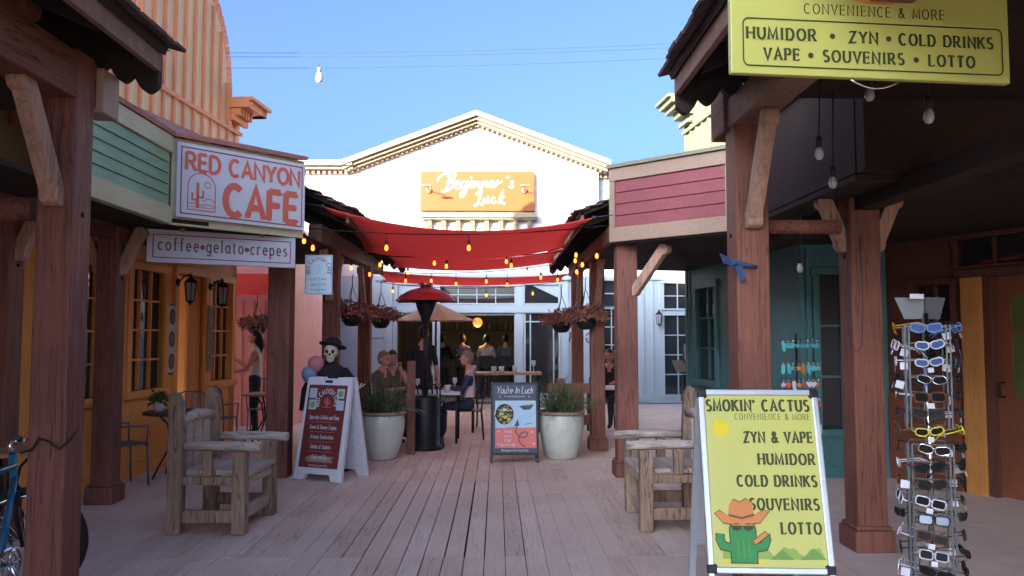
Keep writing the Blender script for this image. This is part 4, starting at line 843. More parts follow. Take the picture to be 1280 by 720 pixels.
for s_, f, wf in (('ZYN & VAPE', .285, .375), ('HUMIDOR', .415, .305), ('COLD DRINKS', .543, .43), ('SOUVENIRS', .677, .37), ('LOTTO', .812, .21)): text(b, F, s_, xr_, yf(f), .058, .24, D, 1, align='r', serif=.14, con=.5, fit=wf)
b.disc(F, x0 + .085, yf(.20), .045, .05, D - .001, 7)
hl = [(x0 + .05, yf(.955))] + [(x0 + .05 + k * .0275, yf(.955) + .045 + .022 * math.sin(k * 1.1) + .012 * math.sin(k * 2.3)) for k in range(20)] + [(x1 - .01, yf(.955))]
b.poly(F, hl, D - .0008, 2); b.poly(F, [(x0 + .3, yf(.955) - .002), (x0 + .37, yf(.90)), (x0 + .43, yf(.955) - .002)], D - .0003, 3); b.poly(F, [(x0 + .46, yf(.955) - .002), (x0 + .54, yf(.89)), (x1 - .005, yf(.95) - .002)], D - .0001, 3)
cx, cy = x0 + .165, yf(.975); b.disc(F, cx, cy + .01, .12, .012, D, 7)
def capsule(mb, x, ya, yb_, r, d, m): mb.poly(F, [(x + r * math.cos(R(a)), yb_ - r + r * math.sin(R(a))) for a in range(0, 181, 15)] + [(x - r, ya), (x + r, ya)], d, m)
for dd_, ex_, mi in ((D + .0003, .006, 1), (D + .001, 0, 4)):
    capsule(b, cx, cy - ex_, cy + .235 + ex_, .068 + ex_, dd_, mi)
    for sx_ in (-1, 1): b.ribbon(F, [(cx + sx_ * .06, cy + .075), (cx + sx_ * .11, cy + .085), (cx + sx_ * .125, cy + .12), (cx + sx_ * .122, cy + .15)], .038 + 2 * ex_, dd_ + .0003, mi)
for k in (-.03, 0, .03): b.ribbon(F, [(cx + k, cy + .02), (cx + k, cy + .12)], .003, D + .0016, 3)
for dd_, ex_, mi in ((D + .002, .005, 1), (D + .0026, 0, 5)):
    b.poly(F, [(cx - .145 - ex_, cy + .255), (cx - .10, cy + .205 - ex_), (cx, cy + .195 - ex_), (cx + .10, cy + .21 - ex_), (cx + .15 + ex_, cy + .27), (cx + .12, cy + .275 + ex_), (cx + .07, cy + .25), (cx + .06, cy + .315), (cx + .03, cy + .335 + ex_), (cx - .005, cy + .315 + ex_), (cx - .04, cy + .33 + ex_), (cx - .065, cy + .30), (cx - .075, cy + .245), (cx - .12, cy + .27 + ex_)], dd_, mi)
b.ribbon(F, [(cx - .07, cy + .247), (cx, cy + .232), (cx + .068, cy + .25)], .012, D + .003, 6)
for sx_ in (-.032, .032): b.disc(F, cx + sx_, cy + .185, .028, .02, D + .0035, 1)
b.ribbon(F, [(cx - .055, cy + .195), (cx + .06, cy + .195)], .006, D + .004, 5); b.ribbon(F, [(cx + .055, cy + .10), (cx + .13, cy + .155)], .03, D + .0045, 1); b.ribbon(F, [(cx + .058, cy + .103), (cx + .127, cy + .153)], .022, D + .005, 5)
b.ribbon(F, [(cx + .14, cy + .17), (cx + .155, cy + .19), (cx + .14, cy + .21), (cx + .155, cy + .235)], .003, D, 7)
b.build('poster', ['lime', 'olive', 'hill', 'hill2', 'cactus', 'hatbrown', 'brownink', 'yellow'], t)
# cafe wall boards
t = thing('menu_sign', 'narrow black wall board with three round white pictures beside the cafe window', 'sign', FCF.p(cs(10.13), 1.2))
b = MB(); b.slab(FCF, cs(10.04), 1.12, cs(10.25), 2.0, .002, .03, 0); b.rect(FCF, cs(10.06), 1.14, cs(10.23), 1.98, .032, 1)
for k in range(3): b.disc(FCF, cs(10.145), 1.28 + k * .28, .075, .10, .034, 0); b.disc(FCF, cs(10.145), 1.28 + k * .28, .055, .075, .0355, 2)
b.build('board', ['ink', 'signwhite', 'greycloth'], t)
t = thing('menu_sign', 'narrow tan wall board of small print between the cafe doorway and window', 'sign', FCF.p(cs(11.1), 1.2))
b = MB(); b.slab(FCF, cs(11.08), 1.1, cs(11.16) + .06, 2.02, .045, .06, 0)
for k in range(26):
    if k % 7: b.rect(FCF, cs(11.08) + .015, 1.13 + k * .033, cs(11.16) + .06 - random.uniform(.015, .05), 1.145 + k * .033, .062, 1)
b.build('board', ['taupe', 'brownink'], t)
# ================================================================ FURNITURE
def log_chair(label):
    t = thing('log_bench', label, 'bench', (0, 0, 0), 0, 'rustic log benches in the alley')
    for sy in (-1, 1):
        y = sy * .36
        b = MB(); F = Fr((-.29, y - .055, 0), (1, 0, 0)); b.prism(F, [(-.06, 0), (.06, 0), (.065, .6), (.04, 1.06), (.0, 1.14), (-.055, 1.12)], -.105, 0); b.build('back_post', 'log', t, bevel=.008)
        MB().box((.185, y - .055, 0), (.295, y + .055, .665)).build('front_leg', 'log', t, bevel=.012)
        b = MB(); b.tube([(-.22, y, .70), (.0, y, .705), (.22, y, .70), (.40, y, .695)], [.036, .038, .041, .037], 12); b.build('armrest', 'logarm', t)
        MB().box((-.23, y - .03, .09), (.185, y + .03, .19)).box((-.23, y - .03, .39), (.185, y + .03, .46)).build('side_rail', 'log', t, bevel=.012)
        MB().box((-.07, y - .03, .46), (.01, y + .03, .67)).build('arm_slat', 'log', t, bevel=.01)
    b = MB(); b.tube([(-.28, -.31, .90), (-.29, 0, .93), (-.28, .31, .90)], [.042, .05, .042], 12); b.build('back_rail', 'logarm', t)
    for k in range(3): MB().box((-.30, -.24 + k * .18, .5), (-.26, -.12 + k * .18, .9)).build('back_slat', 'logend', t, bevel=.008)
    for k in range(4): MB().box((-.27 + k * .145, -.32, .462), (-.13 + k * .145, .32, .50)).build('seat_board', 'logend', t, bevel=.006)
    MB().box((.2, -.3, .37), (.275, .3, .455)).box((.2, -.3, .1), (.26, .3, .2)).build('front_rail', 'logend', t, bevel=.01)
    return t
ch = log_chair('weathered log bench on the left, in front of the cafe tables'); ch.location = (-2.30, 6.99, 0); ch.rotation_euler = (0, 0, R(-3))
copy_thing(ch, 'weathered log bench on the right, partly behind the yellow cactus sign', (1.47, 7.02, 0), R(180))
def metal_chair(label, loc, rz, m='steelblue', grp='metal chairs at the cafe tables'):
    t = thing('metal_chair', label, 'chair', loc, rz, grp)
    for sx in (-1, 1):
        MB().tube([(sx * .2, -.2, 0), (sx * .19, -.18, .44)], .012, 6).build('leg', m, t, world=False)
        MB().tube([(sx * .2, .22, 0), (sx * .19, .18, .44), (sx * .18, .24, .86)], .012, 6).build('leg', m, t, world=False)
        MB().tube([(sx * .2, -.17, .42), (sx * .22, -.17, .64), (sx * .22, .12, .65), (sx * .19, .21, .64)], .011, 6).build('arm', m, t, world=False)
    b = MB(); b.box((-.2, -.2, .435), (.2, .2, .45)); b.build('seat', m, t, world=False, bevel=.01)
    b = MB(); b.tube([(-.18, .235, .84), (-.1, .25, .90), (.1, .25, .90), (.18, .235, .84)], .012, 6)
    for k in range(5): b.bar((-.14 + k * .07, .19, .5), (-.14 + k * .07, .245, .88), .025, .006, 0, (0, 1, 0))
    b.build('backrest', m, t, world=False); return t
c0 = metal_chair('blue grey metal chair left of the round cafe table with the plant', (-4.02, 8.75, 0), R(140))
def mchair(label, loc, rz, g='metal chairs at the cafe tables'): return copy_thing(c0, label, loc, rz, g)
mchair('metal chair between the round cafe table and the doorway', (-3.75, 9.98, 0), R(20))
mchair('metal chair under the standing woman, beside the square wooden table', (-3.75, 12.95, 0), R(10))
mchair('metal chair nearest the cafe window past the doorway', (-3.95, 11.5, 0), R(170))
def round_table(label, loc, r, top='tabletop', m='blackmetal', h=.74, square=False):
    t = thing('bistro_table', label, 'table', loc, 0, 'small tables')
    b = MB()
    if square: b.box((-r, -r, h - .03), (r, r, h))
    else: b.lathe([(0, h), (r, h), (r, h - .03), (0, h - .03)], n=28, smooth=False)
    b.build('tabletop', top, t, world=False)
    for k in range(4):
        a = R(45 + 90 * k); c, s = math.cos(a), math.sin(a)
        MB().tube([(c * .26, s * .26, 0), (c * .2, s * .2, .12), (c * .06, s * .06, .36), (c * .1, s * .1, .6), (c * .2, s * .2, h - .03)], .012, 6).build('leg', m, t, world=False)
    return t
round_table('round brown table by the bicycle at the left edge', (-3.72, 6.2, 0), .27)
round_table('round dark table with a small potted plant in front of the cafe', (-3.66, 9.3, 0), .36, 'counter')
round_table('square pale wooden table at the cafe corner below the standing woman', (-3.45, 12.2, 0), .3, square=True)
t = thing('potted_plant', 'small white pot with leafy plant on the round cafe table', 'plant', (-3.85, 9.28, .74))
MB().lathe([(0, 0), (.045, 0), (.06, .09), (.05, .09), (.05, .07), (0, .07)], n=16).build('pot', 'signwhite', t, world=False)
def leaves(n, c, rad, ls, m0=0, droop=0, flat=1.0):
    b = MB()
    for _ in range(n):
        a = random.random() * 6.283; ph = math.acos(random.uniform(-.4, 1)); rr = random.random() ** .45
        p = V((math.cos(a) * math.sin(ph) * rad[0] * rr, math.sin(a) * math.sin(ph) * rad[1] * rr, math.cos(ph) * rad[2] * rr)) + V(c)
        d = V((random.gauss(0, 1), random.gauss(0, 1), random.gauss(.2, .8) - droop)).normalized(); s = d.orthogonal().normalized() * ls * .28; l = ls * random.uniform(.6, 1.4)
        b.add([p - s * .2, p + d * l * .5 - s, p + d * l, p + d * l * .5 + s], [(0, 1, 2, 3)], m0)
    return b
leaves(120, (0, 0, .13), (.11, .11, .09), .06).build('foliage', 'leaf', t, world=False)
# planters with yucca
def planter(label, loc):
    t = thing('planter_pot', label, 'planter', loc, 0, 'glazed planter pots')
    b = MB(); b.lathe([(0, 0), (.17, 0), (.2, .02), (.255, .2), (.29, .38), (.30, .5), (.285, .57)], n=36); b.build('pot', 'glaze', t, world=False)
    MB().lathe([(.285, .571), (.31, .58), (.312, .61), (.29, .62), (.265, .615), (.262, .56), (0, .56)], n=36).build('rim', 'taupe', t, world=False)
    MB().lathe([(.26, .565), (.1, .585), (0, .59)], n=24).build('soil', 'soil', t, world=False); return t
def yucca(label, loc, seed, s=1.0):
    random.seed(seed); t = thing('yucca_plant', label, 'plant', loc, 0, 'spiky plants in the planter pots'); b = MB()
    for k in range(330):
        a = random.random() * 6.283; el = random.uniform(.3, 1.5); L = random.uniform(.30, .62) * s; o = V((random.uniform(-.15, .15), random.uniform(-.15, .15), 0)); w = random.uniform(.006, .011)
        pts = []
        for j in range(5):
            f = j / 4; e = el - .9 * f * f * (1.2 - el / 1.6); 
            pts.append((pts[-1] if pts else o) + (V((math.cos(a) * math.cos(e), math.sin(a) * math.cos(e), math.sin(e))) * L / 4 if j else V((0, 0, 0))))
        sd_ = V((-math.sin(a), math.cos(a), 0)); vs = []
        for j, p in enumerate(pts): ww = w * (1 - (j / 4) ** 2 * .95); vs += [p - sd_ * ww, p + sd_ * ww + V((0, 0, .003))]
        b.add(vs, [(2 * j, 2 * j + 1, 2 * j + 3, 2 * j + 2) for j in range(4)])
    b.build('foliage', 'yucca', t, world=False); random.seed(seed + 1); return t
planter('cream glazed planter pot half hidden behind the maroon menu sign', (-1.50, 10.6, 0)); yucca('spiky green plant in the planter pot behind the menu sign', (-1.50, 10.6, .57), 3)
planter('pale blue green glazed planter pot right of the food poster', (.85, 10.6, 0)); yucca('spiky green plant in the planter pot right of the food poster', (.85, 10.6, .57), 5)
# railings
def railing(label, x0, x1, y, xp, zt, rails):
    t = thing('wood_railing', label, 'railing', (xp, y, 0), 0)
    MB().box((xp - .055, y - .055, 0), (xp + .055, y + .055, zt)).build('post', 'post', t, bevel=.008)
    for z_, h_ in (((.86, .14), (.42, .14)) if rails else ()): MB().box((x0, y - .025, z_ - h_ / 2), (x1, y + .025, z_ + h_ / 2)).build('rail', 'post', t, bevel=.006)
tag(MB().box((-1.22, 10.945, 0), (-1.11, 11.055, 1.26)).build('wood_post', 'post', bevel=.008), 'short free standing wooden post beside the patio heater', 'post'); railing('low wooden railing between the pale blue planter and the porch post', .72, 1.32, 11.35, .9, 1.0, 1)
# patio heater
t = thing('patio_heater', 'black patio heater with a wide dome tinted red by sail reflection beside the tables', 'heater', (-1.02, 11.5, 0)); c = (-1.02, 11.5, 0)
MB().lathe([(0, .0), (.26, .0), (.26, .05), (.215, .07), (.215, .72), (.2, .76), (0, .76)], c, 28).build('base', 'blackmetal', t); MB().tube([V(c) + V((0, 0, .76)), V(c) + V((0, 0, 1.85))], .033, 12).build('pole', 'blackmetal', t)
MB().lathe([(.06, 1.8), (.07, 1.86), (.13, 2.0), (.155, 2.12), (0, 2.12)], c, 20).build('burner', 'blackmetal', t); MB().lathe([(.0, 2.3), (.1, 2.295), (.24, 2.25), (.36, 2.18), (.43, 2.11), (.435, 2.1), (.35, 2.17), (.23, 2.235), (0, 2.28)], c, 32).build('dome', 'heatred', t)
MB().lathe([(.04, 2.29), (.11, 2.33), (.11, 2.36), (0, 2.37)], c, 16).build('cap', 'chrome', t); MB().tube([V(c) + V((0, 0, 2.1)), V(c) + V((0, 0, 2.26))], .02, 6).build('stem', 'blackmetal', t)
for a in (20, 160): MB().ball(V(c) + V((.26 * math.cos(R(a)), .26 * math.sin(R(a)), .035)), .035, 0, 8).build('wheel', 'blackmetal', t)
# patio umbrella
u0 = at(545, 378, 16.5); t = thing('patio_umbrella', 'beige open patio umbrella behind the red heater', 'umbrella', (u0.x, 16.5, 0)); b = MB(); ze = at(545, 401, 16.5).z; r_ = .88
ring_ = [(u0.x + r_ * math.cos(R(45 * k + 22)), 16.5 + r_ * math.sin(R(45 * k + 22)), ze) for k in range(8)]
b.add([u0] + ring_, [(0, k + 1, (k + 1) % 8 + 1) for k in range(8)]); o_ = b.build('canopy', 'canvas', t); mo = o_.modifiers.new('t', 'SOLIDIFY'); mo.thickness = .006
MB().tube([(u0.x, 16.5, 0), (u0.x, 16.5, u0.z + .05)], .022, 8).build('pole', 'blackmetal', t)
for k in range(8): MB().tube([(u0.x, 16.5, u0.z - .02), V(ring_[k]) - V((0, 0, .012))], .007, 5).build('rib', 'blackmetal', t)
MB().lathe([(0, 0), (.25, 0), (.25, .06), (.05, .08)], (u0.x, 16.5, 0), 20).build('base', 'blackmetal', t)
# patio tables, chairs, glasses
t = thing('patio_table', 'pale topped patio table beside the heater pole', 'table', (-.95, 12.35, 0)); MB().box((-1.35, 12.0, .72), (-.55, 12.7, .755)).build('tabletop', 'tablewhite', t, bevel=.005)
for x_, y_ in ((-1.3, 12.05), (-.6, 12.05), (-1.3, 12.65), (-.6, 12.65)): MB().tube([(x_, y_, 0), (x_, y_, .72)], .02, 6).build('leg', 'blackmetal', t)
t = thing('patio_table', 'high dark patio table with glasses behind the food poster', 'table', (.1, 13.6, 0)); MB().box((-.45, 13.35, .95), (.75, 13.85, .99)).build('tabletop', 'tabletop', t, bevel=.005)
for x_, y_ in ((-.4, 13.4), (.7, 13.4), (-.4, 13.8), (.7, 13.8)): MB().tube([(x_, y_, 0), (x_, y_, .95)], .02, 6).build('leg', 'blackmetal', t)
t = thing('patio_table', 'dark patio table in front of the seated woman on the right', 'table', (1.75, 13.4, 0)); MB().box((1.5, 13.1, .72), (2.3, 13.7, .76)).build('tabletop', 'tablewhite', t, bevel=.005)
for x_, y_ in ((1.55, 13.15), (2.25, 13.15), (1.55, 13.65), (2.25, 13.65)): MB().tube([(x_, y_, 0), (x_, y_, .72)], .02, 6).build('leg', 'blackmetal', t)
def glass(name, label, x, y, z, kind):
    t = thing(name, label, 'glass' if kind < 3 else 'candle', (x, y, z)); p = [[(0, 0), (.034, 0), (.036, .12), (.03, .12), (.03, .02), (0, .02)], [(0, 0), (.035, 0), (.006, .01), (.006, .09), (.04, .14), (.035, .2), (.03, .2), (.034, .14), (0, .1)], [(0, 0), (.045, 0), (.045, .1), (.04, .1), (.04, .05), (0, .05)]][min(kind, 2)]
    MB().lathe(p, n=14).build('bowl', 'clear', t, world=False)
    if kind == 2: MB().lathe([(0, .021), (.029, .021), (.029, .06), (0, .06)] if False else [(0, .052), (.039, .052), (.039, .085), (0, .085)], n=12).build('drink', 'coral', t, world=False)
for i, (x_, k_, l_) in enumerate(((-.38, 0, 'clear tumbler at the left end of the high table behind the food poster'), (-.05, 2, 'squat glass with red drink, centre of the high table'), (.08, 2, 'squat red glass right of centre on the high table'), (.3, 0, 'clear tumbler on the high table, over the poster corner'), (.62, 1, 'stemmed glass at the right end of the high table'))): glass('drinking_glass', l_, x_, 13.5, .99, k_)
for x_, y_, k_, l_ in ((-1.2, 12.2, 1, 'wine glass at the left end of the pale patio table'), (-.75, 12.25, 2, 'squat glass with red drink on the pale patio table'), (-.65, 12.5, 1, 'wine glass at the right end of the pale patio table')): glass('drinking_glass', l_, x_, y_, .755, k_)
for nm, lb, loc, rz in (('pc', 'black metal chair under the seated man in the pink shirt', (-.42, 12.6, 0), R(-90)), ('pc', 'black metal chair seen from behind at the pale patio table', (-1.0, 11.62 + .25, 0), R(180)), ('pc', 'black metal chair under the woman on the right', (1.85, 14.2, 0), 0), ('pc', 'black metal chair at the left end of the pale patio table', (-1.75, 12.4, 0), R(90)), ('pc', 'black metal chair beside the high table', (-.15, 14.3, 0), 0)):
    c_ = mchair(lb, loc, rz, 'black chairs on the patio')
    for k_ in kids(c_):
        k_.data = k_.data.copy(); k_.data.materials[0] = M['blackmetal']
# ================================================================ SHADE SAILS
def sail(label, c00, c10, c11, c01, sag, inset, n=18):
    """corners: near left, near right, far right, far left"""
    t = MB(); vs = []
    for j in range(n + 1):
        for i in range(n + 1):
            u, v = i / n, j / n; bu, bv = 4 * u * (1 - u), 4 * v * (1 - v)
            vv = v + (1 - 2 * v) * inset * bu * 1.0; uu = u + (1 - 2 * u) * inset * .5 * bv
            p = (V(c00) * (1 - uu) + V(c10) * uu) * (1 - vv) + (V(c01) * (1 - uu) + V(c11) * uu) * vv
            p.z -= sag * bu * (.75 + .25 * bv) + .012 * math.sin(9 * u + 4 * v) * bv; vs.append(p)
    fs = [(j * (n + 1) + i, j * (n + 1) + i + 1, (j + 1) * (n + 1) + i + 1, (j + 1) * (n + 1) + i) for j in range(n) for i in range(n)]
    t.add(vs, fs, 0, True); o = t.build('shade_sail', 'sail')
    for cnr, dx in ((c00, -1), (c01, -1), (c10, 1), (c11, 1)):
        e = V(cnr) + V((dx * .22, 0, .03)); rp = MB(); rp.tube([cnr, e], .006, 5); rp.ball(cnr, .022, 0, 8); rp.build('rope', 'greycable', o)
    mo = o.modifiers.new('t', 'SOLIDIFY'); mo.thickness = .008
    return tag(o, label, 'shade sail', 'red shade sails over the alley')
sail('nearest and largest red shade sail, slung between the porch roofs', (-1.96, 8.98, 3.06), (1.10, 8.98, 2.94), (1.0, 11.9, 2.93), (-1.95, 11.9, 2.86), .24, .06)
sail('middle red shade sail, second behind the large one', (-1.75, 12.1, 2.86), (1.05, 12.1, 2.93), (1.0, 13.5, 2.86), (-1.75, 13.5, 2.78), .16, .07)
sail('farthest and brightest red shade sail, a narrow strip before the white building', (-2.25, 14.3, 2.78), (1.35, 14.3, 2.72), (1.35, 16.2, 2.72), (-2.25, 16.2, 2.70), .12, .05)
# ================================================================ STRING LIGHTS
def strand(label, wire, bulbs, drop=.0):
    """wire: list of points; bulbs: pixel columns/rows with their distance"""
    t = thing('string_lights', label, 'string lights', wire[0], 0, 'warm string lights over the alley')
    MB().tube(wire, .007, 5).build('cable', 'cable', t)
    for px, py, Y in bulbs:
        p = at(px, py, Y); top = min((w for w in wire), key=lambda w: (V(w) - p).length)
        zt_ = max(p.z + .09, min(top[2], p.z + .2))
        b = MB(); b.tube([p + V((0, 0, .035)), p + V((0, 0, .085))], .017, 8, 0); b.tube([p + V((0, 0, .085)), (p.x, p.y, zt_)], .005, 5, 0); s_ = b.build('socket', 'cable', t)
        MB().lathe([(0, -.034), (.014, -.03), (.022, -.010), (.02, .01), (.012, .034), (0, .038)], p, 10).build('bulb', 'bulb', s_)
def sagline(a, b, sag, n=14):
    a, b = V(a), V(b); return [a.lerp(b, i / n) - V((0, 0, sag * 4 * (i / n) * (1 - i / n))) for i in range(n + 1)]
strand('string of lights along the left porch beam by the hanging cafe sign', [at(372, 286, 8.9), at(380, 296, 9.0), at(391, 304, 9.4), at(409, 313, 10.2), at(426, 323, 11), at(439, 329, 11.8), at(462, 337, 13)], [(380, 301, 9.0), (391, 310, 9.4), (426, 329, 11), (439, 335, 11.8), (462, 343, 13)])
strand('string of lights across the front of the nearest red sail', sagline(at(372, 284, 9.3), at(768, 281, 9.3), .1), [(483, 310, 9.3), (586, 310, 9.3)])
strand('string of lights below the nearest red sail', sagline(at(456, 318, 11.6), at(724, 312, 11.6), .08), [(475, 331, 11.6), (543, 329, 11.6), (558, 333, 11.6), (633, 327, 11.6), (639, 332, 11.6)])
strand('string of lights in front of the bright far sail', sagline(at(462, 338, 13.9), at(720, 326, 13.9), .12), [(510, 341, 13.9), (507, 351, 13.9), (539, 351, 13.9), (570, 355, 13.9), (608, 352, 13.9), (634, 356, 13.9), (659, 340, 13.9), (676, 347, 13.9), (697, 350, 13.9)])
strand('string of lights along the right porch beam', [at(768, 305, 9.4), at(746, 314, 10.2), at(728, 325, 11.4), at(721, 333, 12), at(716, 338, 13)], [(746, 320, 10.2), (720, 319, 11.4), (719, 326, 11.6), (728, 331, 11.2), (721, 340, 12)])
strand('string of lights hanging nearest the white building', sagline(at(470, 352, 16.5), at(700, 352, 16.5), .14), [(491, 364, 16.5), (608, 369, 16.5), (666, 367, 16.5)])
# ================================================================ HANGING BASKETS
def basket(label, x, y, z, r, seed):
    random.seed(seed); t = thing('hanging_basket', label, 'hanging basket', (x, y, z), 0, 'hanging baskets of dry flowers')
    MB().lathe([(0, -.16), (.09, -.15), (.14, -.08), (.16, 0), (.14, 0), (0, -.03)], n=18).build('bowl', 'blackmetal', t, world=False)
    b = leaves(900, (0, 0, .03), (r * 1.4, r * 1.0, .17), .06, 0, .25); b.build('flowers', 'dried', t, world=False)
    for a in (0, 120, 240): MB().tube([(.15 * math.cos(R(a)), .15 * math.sin(R(a)), 0), (0, 0, .42)], .005, 5).build('chain', 'blackmetal', t, world=False)
    MB().tube([(0, 0, .42), (0, 0, .55), (.02, 0, .58)], .006, 5).build('hook', 'blackmetal', t, world=False)
for l, px, py, Y, r in (('hanging basket of dry flowers nearest the skeleton figure', 440, 394, 11.3, .28), ('smaller hanging basket of dry flowers left of the umbrella', 476, 398, 12.6, .23), ('hanging basket of dry reddish flowers, the left of the two over the blue green planter', 702, 403, 12.2, .24), ('hanging basket of dry flowers against the right porch post', 732, 398, 11.2, .25), ('hanging basket against the pink wall above the standing woman', 321, 408, 14.0, .24)):
    p = at(px, py, Y); basket(l, p.x, p.y, p.z, r, int(px))
# ================================================================ SKELETON FIGURE AND BALLOONS
random.seed(11)
sp_ = at(413, 445, 9.75); X0, Y0 = sp_.x, 9.75
t = thing('skeleton_figure', 'black robed skeleton figure in a wide brimmed black hat behind the menu sign', 'halloween figure', (X0, Y0, 0))
b = MB(); b.lathe([(0, 0), (.27, 0), (.25, .3), (.2, .7), (.19, .95), (.21, 1.1), (.19, 1.2), (.09, 1.27), (.05, 1.3), (0, 1.31)], (X0, Y0, 0), 22)
b.tube([(X0 - .15, Y0, 1.18), (X0 - .25, Y0 - .05, .95), (X0 - .24, Y0 - .1, .72)], [.07, .08, .1], 10); b.tube([(X0 + .15, Y0, 1.18), (X0 + .27, Y0 - .05, 1.02), (X0 + .3, Y0 - .12, .88)], [.07, .08, .10], 10); b.build('robe', 'blackcloth', t)
sk = MB(); c = V((X0 + .02, Y0 - .05, 1.42)); sk.ball(c, (.082, .1, .1)); sk.ball(c + V((0, -.05, -.085)), (.05, .045, .055)); sk.tube([c + V((0, .02, -.09)), c + V((0, .02, -.2))], .025, 8)
for s_ in (-1, 1): sk.ball(c + V((s_ * .055, -.06, -.035)), (.022, .03, .018))
so2 = sk.build('skull', 'bone', t); ey_ = MB()
for s_ in (-1, 1): ey_.ball(c + V((s_ * .033, -.083, -.005)), (.022, .018, .024), n=8)
ey_.build('eye_sockets', 'ink', so2); nz = MB(); nz.ball(c + V((0, -.098, -.04)), (.012, .01, .016), n=6)
for k in range(7): nz.bar(c + V((-.03 + k * .01, -.094, -.09)), c + V((-.03 + k * .01, -.094, -.075)), .003, .004)
nz.build('teeth_gap', 'ink', so2)
ha = MB(); Xr = Matrix.Rotation(R(-14), 3, 'X') @ Matrix.Rotation(R(10), 3, 'Y'); hc = c + V((.01, .03, .055))
ha.lathe([(0, .11), (.06, .105), (.092, .07), (.1, .005), (.115, .0), (.15, .008), (.168, .014), (.168, .006), (.15, .0), (.095, -.012)], hc, 26, X=Xr); ha.build('hat', 'blackcloth', t)
hd_ = MB(); w0 = V((X0 + .3, Y0 - .14, .88)); hd_.tube([w0, w0 + V((.06, -.04, .10))], [.018, .02], 6)
for k in range(5):
    d = V((-.04 + k * .028, -.02, .07 - abs(k - 2) * .008)); p = w0 + V((.06 + (k - 2) * .012, -.04, .10)); hd_.tube([p, p + d * .5, p + d], [.009, .008, .005], 6)
hd_.build('hand_bones', 'bone', t)
for px, py, m, l in ((395, 455, 'bpink', 'pink balloon beside the skeleton figure'), (387, 468, 'bblue', 'pale blue balloon below the pink balloon')):
    p = at(px, py, 9.6); t = thing('balloon', l, 'balloon', p); MB().lathe([(0, -.118), (.02, -.108), (.06, -.08), (.09, -.03), (.096, .02), (.08, .065), (.045, .09), (0, .098)], p, 22).build('skin', m, t)
    MB().lathe([(0, -.112), (.014, -.128), (0, -.126)], p, 8).build('knot', m, t); MB().tube([p - V((0, 0, .12)), p - V((-.03, 0, .3)), p - V((.02, 0, .5))], .002, 4).build('string', 'signwhite', t)
